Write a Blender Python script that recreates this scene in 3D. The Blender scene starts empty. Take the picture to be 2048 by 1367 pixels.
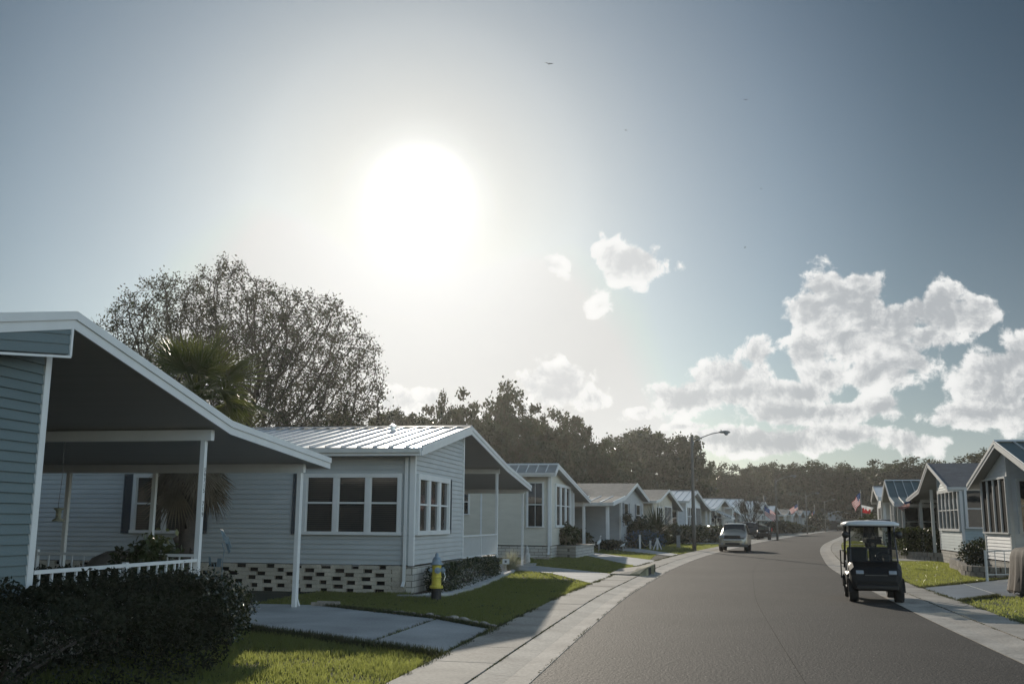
import bpy, math, random
import numpy as np
from mathutils import Vector, Matrix, kdtree
random.seed(7); rng = np.random.default_rng(7)
SC = bpy.context.scene
COL = SC.collection
R = math.radians
# ---------------------------------------------------------------- materials
def nt(name):
    m = bpy.data.materials.new(name); m.use_nodes = True
    return m, m.node_tree.nodes, m.node_tree.links
def mat(name, col, rough=0.6, metal=0.0, var=0.15, vscale=3.0, bump=0.0, bscale=40.0, spec=0.5, trans=0.0, transcol=None, coat=0.0, fine=0.0, stretch=None):
    """principled material whose colour varies with two scales of noise"""
    m, N, L = nt(name); b = N['Principled BSDF']
    b.inputs['Roughness'].default_value = rough; b.inputs['Metallic'].default_value = metal
    b.inputs['Specular IOR Level'].default_value = spec; b.inputs['Coat Weight'].default_value = coat
    tc = N.new('ShaderNodeTexCoord'); src = tc.outputs['Object']
    if stretch:
        mp = N.new('ShaderNodeMapping'); mp.inputs['Scale'].default_value = stretch
        L.new(src, mp.inputs['Vector']); src = mp.outputs['Vector']
    n1 = N.new('ShaderNodeTexNoise'); n1.inputs['Scale'].default_value = vscale; n1.inputs['Detail'].default_value = 6
    L.new(src, n1.inputs['Vector'])
    cr = N.new('ShaderNodeValToRGB'); e = cr.color_ramp.elements
    e[0].position = .3; e[1].position = .7
    e[0].color = [c*(1-var) for c in col]+[1]; e[1].color = [min(1, c*(1+var)) for c in col]+[1]
    L.new(n1.outputs['Fac'], cr.inputs['Fac']); out = cr.outputs['Color']
    if fine:
        n3 = N.new('ShaderNodeTexNoise'); n3.inputs['Scale'].default_value = bscale; n3.inputs['Detail'].default_value = 3
        L.new(src, n3.inputs['Vector'])
        mr = N.new('ShaderNodeMapRange'); mr.inputs['From Min'].default_value = .35; mr.inputs['From Max'].default_value = .65
        mr.inputs['To Min'].default_value = 1-fine; mr.inputs['To Max'].default_value = 1+fine
        L.new(n3.outputs['Fac'], mr.inputs['Value'])
        mx = N.new('ShaderNodeVectorMath'); mx.operation = 'SCALE'
        L.new(out, mx.inputs[0]); L.new(mr.outputs['Result'], mx.inputs['Scale']); out = mx.outputs['Vector']
    L.new(out, b.inputs['Base Color'])
    if bump:
        n2 = N.new('ShaderNodeTexNoise'); n2.inputs['Scale'].default_value = bscale; n2.inputs['Detail'].default_value = 5
        L.new(src, n2.inputs['Vector'])
        bp = N.new('ShaderNodeBump'); bp.inputs['Strength'].default_value = bump; bp.inputs['Distance'].default_value = .02
        L.new(n2.outputs['Fac'], bp.inputs['Height']); L.new(bp.outputs['Normal'], b.inputs['Normal'])
    if trans:
        t = N.new('ShaderNodeBsdfTranslucent'); t.inputs['Color'].default_value = list(transcol or col)+[1]
        mx = N.new('ShaderNodeMixShader'); mx.inputs['Fac'].default_value = trans
        L.new(b.outputs[0], mx.inputs[1]); L.new(t.outputs[0], mx.inputs[2])
        L.new(mx.outputs[0], N['Material Output'].inputs['Surface'])
    return m
def brickmat(name, c1, c2, mortar, w=.4, h=.1, bump=.6):
    m, N, L = nt(name); b = N['Principled BSDF']; b.inputs['Roughness'].default_value = .85
    tc = N.new('ShaderNodeTexCoord'); sx = N.new('ShaderNodeSeparateXYZ'); L.new(tc.outputs['Object'], sx.inputs[0])
    ad = N.new('ShaderNodeMath'); ad.operation = 'ADD'; L.new(sx.outputs[0], ad.inputs[0]); L.new(sx.outputs[1], ad.inputs[1])
    cb = N.new('ShaderNodeCombineXYZ'); L.new(ad.outputs[0], cb.inputs[0]); L.new(sx.outputs[2], cb.inputs[1])
    br = N.new('ShaderNodeTexBrick'); L.new(cb.outputs[0], br.inputs['Vector'])
    br.inputs['Scale'].default_value = 1; br.inputs['Brick Width'].default_value = w; br.inputs['Row Height'].default_value = h
    br.inputs['Mortar Size'].default_value = .011; br.inputs['Color1'].default_value = c1+(1,); br.inputs['Color2'].default_value = c2+(1,)
    br.inputs['Mortar'].default_value = mortar+(1,)
    n = N.new('ShaderNodeTexNoise'); n.inputs['Scale'].default_value = 30; n.inputs['Detail'].default_value = 5; L.new(tc.outputs['Object'], n.inputs['Vector'])
    mr = N.new('ShaderNodeMapRange'); mr.inputs['To Min'].default_value = .75; mr.inputs['To Max'].default_value = 1.2; L.new(n.outputs['Fac'], mr.inputs['Value'])
    vm = N.new('ShaderNodeVectorMath'); vm.operation = 'SCALE'; L.new(br.outputs['Color'], vm.inputs[0]); L.new(mr.outputs['Result'], vm.inputs['Scale'])
    L.new(vm.outputs['Vector'], b.inputs['Base Color'])
    mm = N.new('ShaderNodeMath'); mm.operation = 'SUBTRACT'; L.new(n.outputs['Fac'], mm.inputs[0]); L.new(br.outputs['Fac'], mm.inputs[1])
    bp = N.new('ShaderNodeBump'); bp.inputs['Strength'].default_value = bump; bp.inputs['Distance'].default_value = .012
    L.new(mm.outputs[0], bp.inputs['Height']); L.new(bp.outputs['Normal'], b.inputs['Normal'])
    return m
def stripemat(name, c1, c2, scale, axis='Z', rough=.3, hard=.5):
    """two colours in bands (awnings, blinds behind glass)"""
    m, N, L = nt(name); b = N['Principled BSDF']; b.inputs['Roughness'].default_value = rough
    tc = N.new('ShaderNodeTexCoord'); w = N.new('ShaderNodeTexWave'); w.bands_direction = axis; w.inputs['Scale'].default_value = scale
    L.new(tc.outputs['Object'], w.inputs['Vector']); cr = N.new('ShaderNodeValToRGB'); e = cr.color_ramp.elements
    e[0].position = hard-.03; e[1].position = hard+.03; e[0].color = c1+(1,); e[1].color = c2+(1,)
    L.new(w.outputs['Fac'], cr.inputs['Fac']); L.new(cr.outputs['Color'], b.inputs['Base Color'])
    return m
M = {}
M['asphalt'] = mat('asphalt', (.026,.0243,.0215), .76, var=.38, vscale=.22, bump=.9, bscale=30, fine=.5, spec=.28)
M['asphaltdark'] = mat('road_seam_tar', (.020,.019,.017), .95, spec=.1)
def stone_glints(m):  # pale stone specks, their glint put into the base colour
    N,L=m.node_tree.nodes,m.node_tree.links; b=N['Principled BSDF']; old=b.inputs['Base Color'].links[0].from_socket
    tc=N.new('ShaderNodeTexCoord'); v=N.new('ShaderNodeTexVoronoi'); v.inputs['Scale'].default_value=7; L.new(tc.outputs['Object'],v.inputs['Vector'])
    lt=N.new('ShaderNodeMath'); lt.operation='LESS_THAN'; lt.inputs[1].default_value=.055; L.new(v.outputs['Distance'],lt.inputs[0])
    mx=N.new('ShaderNodeMix'); mx.data_type='RGBA'; L.new(lt.outputs[0],mx.inputs[0]); L.new(old,mx.inputs[6]); mx.inputs[7].default_value=(.35,.33,.30,1); L.new(mx.outputs[2],b.inputs['Base Color'])
stone_glints(M['asphalt'])
M['concrete'] = mat('concrete', (.30,.275,.235), .85, var=.30, vscale=.9, bump=.35, bscale=22, fine=.16)
M['gutter'] = mat('gutter', (.35,.32,.275), .82, var=.28, vscale=1.1, bump=.4, bscale=25, fine=.18)
M['drive'] = mat('drive', (.34,.345,.335), .8, var=.22, vscale=.8, bump=.25, bscale=26, fine=.12)
M['drive_blue'] = mat('drive_blue', (.20,.235,.27), .55, var=.12, vscale=2, bump=.3, bscale=90, fine=.1)
M['soil'] = mat('soil', (.05,.038,.026), .95, var=.3, vscale=8, bump=.6, bscale=50, fine=.3)
M['lawn'] = mat('lawn', (.018,.022,.010), .95, var=.3, vscale=1.3, bump=.8, bscale=60, fine=.3)
M['blade'] = mat('blade', (.036,.046,.018), .30, var=.4, vscale=1.0, trans=.55, transcol=(.42,.46,.12), fine=.2, bscale=9)
M['weed'] = mat('weed', (.035,.040,.016), .7, var=.4, vscale=3, trans=.3, transcol=(.12,.13,.04))
M['leaf_dark'] = mat('leaf_dark', (.022,.028,.014), .17, coat=.25, var=.3, vscale=4, trans=.18, transcol=(.07,.09,.02), spec=.6)
M['leaf_shade'] = mat('leaf_shade', (.017,.020,.012), .75, spec=.15, var=.3, vscale=4, trans=.12, transcol=(.06,.08,.02))  # leaf_dark with the hedge's shadow put into its colour and roughness
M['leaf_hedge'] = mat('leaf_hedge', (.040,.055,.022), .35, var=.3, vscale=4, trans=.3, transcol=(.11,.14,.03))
M['leaf_tree'] = mat('leaf_tree', (.030,.041,.021), .6, var=.4, vscale=.35, trans=.3, transcol=(.085,.105,.035))
M['leaf_oak'] = mat('leaf_oak', (.050,.046,.030), .6, var=.3, vscale=1, trans=.3, transcol=(.10,.09,.04))
M['leaf_brown'] = mat('leaf_brown', (.042,.042,.024), .6, var=.4, vscale=.5, trans=.3, transcol=(.11,.10,.04))
M['bark'] = mat('bark', (.060,.050,.042), .9, var=.3, vscale=5, bump=.6, bscale=12)
M['palm_leaf'] = mat('palm_leaf', (.042,.058,.020), .42, var=.25, vscale=3, trans=.36, transcol=(.14,.16,.035))
M['palm_dead'] = mat('palm_dead', (.13,.105,.07), .8, var=.3, vscale=6, trans=.2)
M['white'] = mat('white_trim', (.62,.63,.62), .45, var=.05, vscale=2, bump=.05)
M['whitemetal'] = mat('white_metal_roof', (.78,.80,.82), .30, metal=.55, var=.05, vscale=.7)
M['greenroof'] = mat('dull_metal_roof', (.17,.21,.20), .34, metal=.5, var=.12, vscale=1.0)
M['shingle'] = mat('shingle', (.17,.165,.15), .9, var=.22, vscale=2.5, bump=.8, bscale=22, fine=.25)
M['shingledark'] = mat('shingle_dark', (.10,.105,.115), .85, var=.2, vscale=2, bump=.7, bscale=22, fine=.25)
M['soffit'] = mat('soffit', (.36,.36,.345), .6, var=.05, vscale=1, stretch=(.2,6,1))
def siding(n, c): return mat(n, c, .42, var=.07, vscale=1.2, bump=.12, bscale=25, fine=.03, stretch=(1,1,3))
M['s_slate'] = siding('siding_slate', (.095,.135,.142))
M['s_blue'] = siding('siding_blue', (.37,.40,.405))
M['s_cream'] = siding('siding_cream', (.52,.50,.43))
M['s_grey'] = siding('siding_grey', (.33,.35,.36))
M['s_white'] = siding('siding_white', (.66,.68,.69))
M['s_tan'] = siding('siding_tan', (.47,.43,.34))
M['s_teal'] = siding('siding_teal', (.34,.43,.45))
M['block'] = brickmat('pale_block', (.42,.39,.33), (.36,.33,.28), (.22,.20,.17), .42, .13)
M['blocksolid'] = mat('block_face', (.40,.37,.31), .9, var=.2, vscale=2.5, bump=.7, bscale=28, fine=.12)
M['brick'] = brickmat('pale_brick', (.50,.48,.43), (.40,.38,.34), (.17,.16,.14), .42, .155)
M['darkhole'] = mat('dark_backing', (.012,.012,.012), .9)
M['shutter'] = mat('shutter_paint', (.055,.065,.075), .55, var=.08)
M['shuttergrey'] = mat('shutter_grey', (.14,.16,.18), .55, var=.08)
M['screen'] = mat('porch_screen', (.018,.018,.0175), .9, spec=.08, var=.45, vscale=2.2, bump=.2, bscale=90, stretch=(1,1,.35))
M['glass'] = mat('window_glass', (.018,.022,.024), .03, var=.25, vscale=1.4, bump=.25, bscale=1.6, spec=.9)
M['ribdark'] = mat('rib_shadow_metal', (.30,.33,.36), .4, metal=.5, var=.05)  # shade on the rib sides put into their colour
M['metalgrey'] = mat('grey_metal_roof', (.36,.37,.36), .4, metal=.4, var=.08)
M['blind'] = stripemat('blinds_behind_glass', (.018,.019,.019), (.045,.046,.044), 6.5, 'Z', .10)
M['black'] = mat('black_plastic', (.010,.010,.011), .35, var=.2, vscale=4)
M['blackpaint'] = mat('black_paint', (.004,.0042,.0044), .5, spec=.3, var=.1)
M['rubber'] = mat('rubber', (.014,.014,.014), .85, var=.2, vscale=8)
M['chrome'] = mat('bright_metal', (.55,.56,.57), .25, metal=.9, var=.08)
M['silver'] = mat('champagne_paint', (.42,.38,.30), .28, metal=.6, coat=.6, var=.04)
M['darkcar'] = mat('dark_grey_paint', (.035,.040,.048), .2, metal=.3, coat=.7, var=.05)
M['clad'] = mat('grey_cladding', (.16,.15,.13), .55, var=.08)
M['lens'] = mat('lamp_lens', (.34,.36,.38), .15, metal=.2, var=.15, vscale=12)
M['vinyl'] = mat('pale_vinyl', (.40,.38,.33), .55, var=.1)
M['pole'] = mat('pole_concrete', (.16,.145,.125), .8, var=.15, vscale=3, bump=.2)
M['polemetal'] = mat('pole_metal', (.24,.25,.25), .45, metal=.5, var=.1)
M['yellow'] = mat('hydrant_yellow', (.50,.42,.05), .55, var=.22, vscale=9, bump=.25, bscale=30)
M['hydblue'] = mat('hydrant_blue_grey', (.20,.26,.31), .6, var=.3, vscale=9, bump=.25, bscale=30)
M['hydblack'] = mat('hydrant_barrel_black', (.012,.012,.014), .6, var=.3)
M['pebble'] = mat('pebble', (.50,.49,.46), .7, var=.35, vscale=14)
M['stone'] = mat('edging_stone', (.30,.27,.23), .9, var=.25, vscale=6, bump=.5, bscale=25, fine=.15)
M['cover'] = mat('cloth_cover', (.12,.103,.086), .85, var=.15, vscale=2, bump=.2, bscale=60)
M['red'] = mat('flag_red', (.42,.03,.03), .7, trans=.3, transcol=(.5,.03,.03))
M['fwhite'] = mat('flag_white', (.75,.73,.70), .7, trans=.35, transcol=(.8,.78,.74))
M['fblue'] = mat('flag_blue', (.02,.05,.14), .7, trans=.2, transcol=(.02,.06,.2))
M['butter'] = mat('blue_glaze', (.17,.22,.25), .25, trans=.3, transcol=(.22,.34,.40))
M['straw'] = mat('straw_blades', (.34,.33,.24), .55, var=.25, vscale=3, trans=.4, transcol=(.5,.5,.36))
M['awning'] = stripemat('awning_stripes', (.62,.62,.60), (.10,.11,.12), 1.6, 'X', .6)
M['ceramic'] = mat('pale_stoneware', (.36,.36,.34), .6, var=.2, vscale=8)
M['bird'] = mat('bird_feathers', (.03,.03,.03), .7)
M['yellowcurb'] = mat('curb_yellow', (.27,.25,.16), .85, var=.35, vscale=4, bump=.4, bscale=40)
M['blueflower'] = mat('blue_flowers', (.07,.12,.20), .6, var=.4, vscale=9, trans=.3, transcol=(.1,.2,.35))
M['redflower'] = mat('pale_flowers', (.55,.50,.42), .6, var=.3, vscale=9, trans=.3)
# ---------------------------------------------------------------- mesh builder
class MB:
    def __init__(s): s.v=[]; s.f=[]; s.m=[]; s.mats=[]; s.cur=0; s.sm=[]; s.smooth=False
    def use(s, m):
        if m not in s.mats: s.mats.append(m)
        s.cur = s.mats.index(m); return s
    def add(s, vs, fs):
        o=len(s.v); s.v+= [tuple(p) for p in vs]; s.f+= [tuple(i+o for i in f) for f in fs]; s.m+=[s.cur]*len(fs); s.sm+=[s.smooth]*len(fs); return s
    def quad(s,a,b,c,d): return s.add([a,b,c,d],[(0,1,2,3)])
    def poly(s,pts): return s.add(pts,[tuple(range(len(pts)))])
    def box(s, lo, hi):
        x0,y0,z0=lo; x1,y1,z1=hi
        return s.add([(x0,y0,z0),(x1,y0,z0),(x1,y1,z0),(x0,y1,z0),(x0,y0,z1),(x1,y0,z1),(x1,y1,z1),(x0,y1,z1)],
            [(0,3,2,1),(4,5,6,7),(0,1,5,4),(1,2,6,5),(2,3,7,6),(3,0,4,7)])
    def cbox(s, c, d, rz=0, rx=0, ry=0, taper=1):
        mt = Matrix.Translation(c)@Matrix.Rotation(rz,4,'Z')@Matrix.Rotation(ry,4,'Y')@Matrix.Rotation(rx,4,'X')
        hx,hy,hz=d[0]/2,d[1]/2,d[2]/2; t=taper
        P=[(-hx,-hy,-hz),(hx,-hy,-hz),(hx,hy,-hz),(-hx,hy,-hz),(-hx*t,-hy*t,hz),(hx*t,-hy*t,hz),(hx*t,hy*t,hz),(-hx*t,hy*t,hz)]
        return s.add([mt@Vector(p) for p in P],[(0,3,2,1),(4,5,6,7),(0,1,5,4),(1,2,6,5),(2,3,7,6),(3,0,4,7)])
    def extr(s, pts, vec):
        """closed polygon swept along vec"""
        n=len(pts); v=Vector(vec); a=[Vector(p) for p in pts]; b=[p+v for p in a]
        fs=[tuple(reversed(range(n))), tuple(range(n,2*n))]+[(i,(i+1)%n,n+(i+1)%n,n+i) for i in range(n)]
        return s.add(a+b,fs)
    def tube(s, pts, r, n=8, caps=True):
        pts=[Vector(p) for p in pts]; rs = r if isinstance(r,(list,tuple)) else [r]*len(pts)
        vs=[]; ref=None
        for i,p in enumerate(pts):
            d=(pts[min(i+1,len(pts)-1)]-pts[max(i-1,0)]).normalized()
            if ref is None: ref = Vector((0,0,1)) if abs(d.z)<.9 else Vector((1,0,0))
            a=d.cross(ref).normalized(); b=d.cross(a); ref = -b if False else ref
            for k in range(n):
                t=2*math.pi*k/n; vs.append(p+(a*math.cos(t)+b*math.sin(t))*rs[i])
        fs=[(i*n+k,i*n+(k+1)%n,(i+1)*n+(k+1)%n,(i+1)*n+k) for i in range(len(pts)-1) for k in range(n)]
        if caps: fs+=[tuple(reversed(range(n))),tuple((len(pts)-1)*n+k for k in range(n))]
        return s.add(vs,fs)
    def lathe(s, c, prof, n=16, sx=1, sy=1):
        """prof: (radius, z) pairs about a vertical axis"""
        c=Vector(c); vs=[c+Vector((r*math.cos(2*math.pi*k/n)*sx,r*math.sin(2*math.pi*k/n)*sy,z)) for r,z in prof for k in range(n)]
        fs=[(i*n+k,i*n+(k+1)%n,(i+1)*n+(k+1)%n,(i+1)*n+k) for i in range(len(prof)-1) for k in range(n)]
        fs+=[tuple(reversed(range(n))),tuple((len(prof)-1)*n+k for k in range(n))]
        return s.add(vs,fs)
    def loft(s, rings):
        n=len(rings[0]); vs=[p for r in rings for p in r]
        fs=[(i*n+k,i*n+(k+1)%n,(i+1)*n+(k+1)%n,(i+1)*n+k) for i in range(len(rings)-1) for k in range(n)]
        fs+=[tuple(reversed(range(n))),tuple((len(rings)-1)*n+k for k in range(n))]
        return s.add(vs,fs)
    def build(s, name, parent=None, m=None, bevel=0, tr=None, fixn=True):
        if m: s.mats=[m]; s.m=[0]*len(s.f)
        me=bpy.data.meshes.new(name)
        vv=[tr(p) for p in s.v] if tr else s.v
        me.from_pydata(vv,[],s.f)
        for k in s.mats: me.materials.append(M[k])
        me.polygons.foreach_set('material_index', s.m); me.polygons.foreach_set('use_smooth', s.sm)
        me.update()
        if fixn:
            import bmesh
            bm=bmesh.new(); bm.from_mesh(me); bmesh.ops.recalc_face_normals(bm, faces=bm.faces); bm.to_mesh(me); bm.free()
        o=bpy.data.objects.new(name,me); COL.objects.link(o)
        if parent: o.parent=parent
        if bevel:
            b=o.modifiers.new('bevel','BEVEL'); b.width=bevel; b.segments=2; b.limit_method='ANGLE'
        return o
def tag(o, label=None, cat=None, group=None, kind=None):
    if label: o['label']=label
    if cat: o['category']=cat
    if group: o['group']=group
    if kind: o['kind']=kind
    return o
def empty(name, loc=(0,0,0), rz=0, label=None, cat=None, group=None, s=1):
    o=bpy.data.objects.new(name,None); COL.objects.link(o); o.location=loc; o.rotation_euler=(0,0,rz); o.empty_display_size=.2
    o.scale=(s,s,s)
    return tag(o,label,cat,group)
def copy_tree(o, parent=None):
    c=o.copy(); COL.objects.link(c); c.parent=parent
    for ch in list(o.children): copy_tree(ch,c)
    return c
def quads_obj(name, P, mats_, idx=None, parent=None, k=4):
    """P: (n,k,3) array of separate faces -> one mesh"""
    n=len(P); me=bpy.data.meshes.new(name)
    me.vertices.add(n*k); me.vertices.foreach_set('co', P.reshape(-1).astype(np.float32))
    me.loops.add(n*k); me.loops.foreach_set('vertex_index', np.arange(n*k,dtype=np.int32))
    me.polygons.add(n); me.polygons.foreach_set('loop_start', np.arange(n,dtype=np.int32)*k)
    me.polygons.foreach_set('loop_total', np.full(n,k,dtype=np.int32))
    for q in mats_: me.materials.append(M[q])
    if idx is not None: me.polygons.foreach_set('material_index', idx.astype(np.int32))
    me.update(calc_edges=True)
    o=bpy.data.objects.new(name,me); COL.objects.link(o)
    if parent: o.parent=parent
    return o
def leaves(c, size, aspect=.55, up=0.0):
    """one quad leaf per centre, random facing; up biases leaf normals upwards"""
    n=len(c); d=rng.normal(size=(n,3)); d/=np.linalg.norm(d,axis=1)[:,None]
    e=rng.normal(size=(n,3)); e[:,2]*=(1-up); e-= (e*d).sum(1)[:,None]*d; e/=np.linalg.norm(e,axis=1)[:,None]
    s=(size*rng.uniform(.6,1.3,n))[:,None]
    a=d*s*.5; b=e*s*.5*aspect
    return np.stack([c-a, c-a*.1+b, c+a, c-a*.1-b],1)
def pip(x,y,poly):
    ins=np.zeros(len(x),bool); n=len(poly); j=n-1
    for i in range(n):
        xi,yi=poly[i]; xj,yj=poly[j]
        c=((yi>y)!=(yj>y))&(x<(xj-xi)*(y-yi)/(yj-yi+1e-12)+xi); ins^=c; j=i
    return ins
def interp(pl, y): 
    ys=[p[1] for p in pl]; xs=[p[0] for p in pl]; return np.interp(y, ys, xs)
def smoothline(pl, step=1.0):
    """dense Catmull-Rom curve through (x,y) points"""
    out=[]; n=len(pl)
    for i in range(n-1):
        p0=Vector(pl[max(i-1,0)]);p1=Vector(pl[i]);p2=Vector(pl[i+1]);p3=Vector(pl[min(i+2,n-1)])
        k=max(2,int((p2-p1).length/step))
        d1=(p2-p1).length; m1=(p2-p0)/max((p2-p0).length,1e-6)*d1; m2=(p3-p1)/max((p3-p1).length,1e-6)*d1
        for j in range(k):
            t=j/k; out.append(tuple((2*t**3-3*t*t+1)*p1+(t**3-2*t*t+t)*m1+(-2*t**3+3*t*t)*p2+(t**3-t*t)*m2))
    out.append(tuple(pl[-1])); return out
EXPO=-0.25
FALL=[(0,(.42,.46,.50)),(5/120,(.50,.55,.60)),(9/120,(.66,.75,.84)),(14/120,(.73,.86,.97)),(20/120,(.69,.84,.93)),(27/120,(.47,.61,.66)),(36/120,(.30,.41,.44)),(45/120,(.6,.68,.7)),(62/120,(3.2,2.65,2.1)),(1,(3.8,3.1,2.5))]  # sky multiplier: vignette in the corners, unseen boost behind camera to fill shade
AUR=[(0,(1.8,1.75,1.7)),(2.2/60,(.80,.79,.77)),(3.3/60,(.47,.468,.46)),(4.4/60,(.37,.368,.362)),(5.8/60,(.29,.288,.284)),(8/60,(.20,.199,.197)),(10.5/60,(.12,.12,.12)),(14/60,(.055,.055,.056)),(20/60,(.018,.018,.019)),(30/60,(.0,.0,.0)),(1,(0,0,0))]
CLOUD_LIT=(1.12,1.12,1.10); CLOUD_SHADE=(.55,.578,.605)
HAZE=.00022; HAZEG=.72
# ---------------------------------------------------------------- camera, sun, sky
SUN_AZ, SUN_EL = R(-16.8), R(17.5)
SD = Vector((math.sin(SUN_AZ)*math.cos(SUN_EL), math.cos(SUN_AZ)*math.cos(SUN_EL), math.sin(SUN_EL)))
ga,ge=R(-16.0),R(18.3); GLOW=Vector((math.sin(ga)*math.cos(ge), math.cos(ga)*math.cos(ge), math.sin(ge)))   # centre of the haze and bloom painted round the sun
cam = bpy.data.cameras.new('camera'); co = bpy.data.objects.new('camera', cam); COL.objects.link(co)
cam.sensor_width = 36; cam.lens = 36*2000/2048; cam.clip_end = 3000; cam.clip_start = .05
co.location = (0,0,1.8)
co.matrix_world = Matrix.Translation((0,0,1.8)) @ Matrix.Rotation(R(10.5),4,'Z') @ Matrix.Rotation(R(90+10.15),4,'X') @ Matrix.Rotation(R(0.42),4,'Z')
SC.camera = co
sl = bpy.data.lights.new('sun','SUN'); so = bpy.data.objects.new('sun', sl); COL.objects.link(so)
sl.energy = 4.0; sl.angle = R(.53); sl.color = (1,.90,.76)
so.rotation_euler = (-SD).to_track_quat('-Z','Y').to_euler(); so.location=(0,0,30)
W = bpy.data.worlds.new('World'); SC.world = W; W.use_nodes = True
N = W.node_tree.nodes; L = W.node_tree.links; bg = N['Background']
def mth(op, a, b=None, c=None, clamp=False):
    n=N.new('ShaderNodeMath'); n.operation=op; n.use_clamp=clamp
    for i,x in enumerate((a,b,c)):
        if x is None: continue
        if isinstance(x,(int,float)): n.inputs[i].default_value=x
        else: L.new(x,n.inputs[i])
    return n.outputs[0]
def ramp(fac, stops):
    r=N.new('ShaderNodeValToRGB'); e=r.color_ramp.elements
    while len(e)<len(stops): e.new(.5)
    for q,(p,c) in zip(e,stops): q.position=p; q.color=tuple(c)+(1,)
    L.new(fac,r.inputs[0]); return r.outputs[0]
def mixc(f,a,b,mode='MIX'):
    n=N.new('ShaderNodeMix'); n.data_type='RGBA'; n.blend_type=mode; n.clamp_factor=True
    for i,x in ((0,f),(6,a),(7,b)):
        if isinstance(x,(int,float)): n.inputs[i].default_value=x
        elif isinstance(x,tuple): n.inputs[i].default_value=x+(1,)
        else: L.new(x,n.inputs[i])
    return n.outputs[2]
tc=N.new('ShaderNodeTexCoord'); D=tc.outputs['Generated']
sky=N.new('ShaderNodeTexSky'); sky.sky_type='NISHITA'; sky.sun_disc=False; sky.sun_elevation=SUN_EL; sky.sun_rotation=SUN_AZ
sky.air_density=1.0; sky.dust_density=1.2; sky.ozone_density=1.5; sky.altitude=10
sx=N.new('ShaderNodeSeparateXYZ'); L.new(D,sx.inputs[0])
az=mth('DEGREES',mth('ARCTAN2',sx.outputs[0],sx.outputs[1])); el=mth('DEGREES',mth('ARCSINE',sx.outputs[2]))
dt=N.new('ShaderNodeVectorMath'); dt.operation='DOT_PRODUCT'; L.new(D,dt.inputs[0]); dt.inputs[1].default_value=GLOW
th=mth('DEGREES',mth('ARCCOSINE',mth('MINIMUM',dt.outputs['Value'],.999999)))
SKYK=.05
skyc=mixc(1.0,sky.outputs[0],(SKYK*.92,SKYK*1.0,SKYK*1.04),'MULTIPLY')
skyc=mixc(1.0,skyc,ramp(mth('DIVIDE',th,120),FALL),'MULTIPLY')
east=mth('MULTIPLY',mth('MULTIPLY',mth('SUBTRACT',th,45),1/30.0,clamp=True),mth('MAXIMUM',sx.outputs[0],0))  # added brightness in the unseen eastern sky, lifting shaded house fronts
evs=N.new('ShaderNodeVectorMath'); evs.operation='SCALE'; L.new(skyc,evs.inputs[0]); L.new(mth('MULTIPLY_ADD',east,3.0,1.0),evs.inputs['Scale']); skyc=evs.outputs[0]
skyc=mixc(mth('EXPONENT',mth('MULTIPLY',mth('MAXIMUM',el,0),-1/12.0)),skyc,mixc(1.0,skyc,(.93,.93,1.12),'MULTIPLY'))
capc=mixc(1.0,skyc,(.75,.755,.74),'DARKEN'); skyc=mixc(mth('MULTIPLY',mth('SUBTRACT',th,45),1/10.0,clamp=True),capc,skyc)
# bright aureole painted round the sun for haze and lens bloom
g=ramp(mth('DIVIDE',th,60),AUR)
lowair=mth('EXPONENT',mth('MULTIPLY',mth('MAXIMUM',el,0),-1/8.5))
skyc=mixc(1.0,skyc,g,'ADD')
hz=mixc(1.0,ramp(mth('DIVIDE',th,90),[(0,(.05,.05,.05)),(.15,(.07,.07,.07)),(.16,(.10,.10,.10)),(.26,(.36,.385,.40)),(.40,(.46,.50,.525)),(.6,(.1,.11,.12)),(1,(.02,.025,.03))]),(1.,1.,1.),'MULTIPLY')
hv=N.new('ShaderNodeVectorMath'); hv.operation='SCALE'; L.new(hz,hv.inputs[0]); L.new(lowair,hv.inputs['Scale'])
skyc=mixc(1.0,skyc,hv.outputs[0],'ADD')
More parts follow.
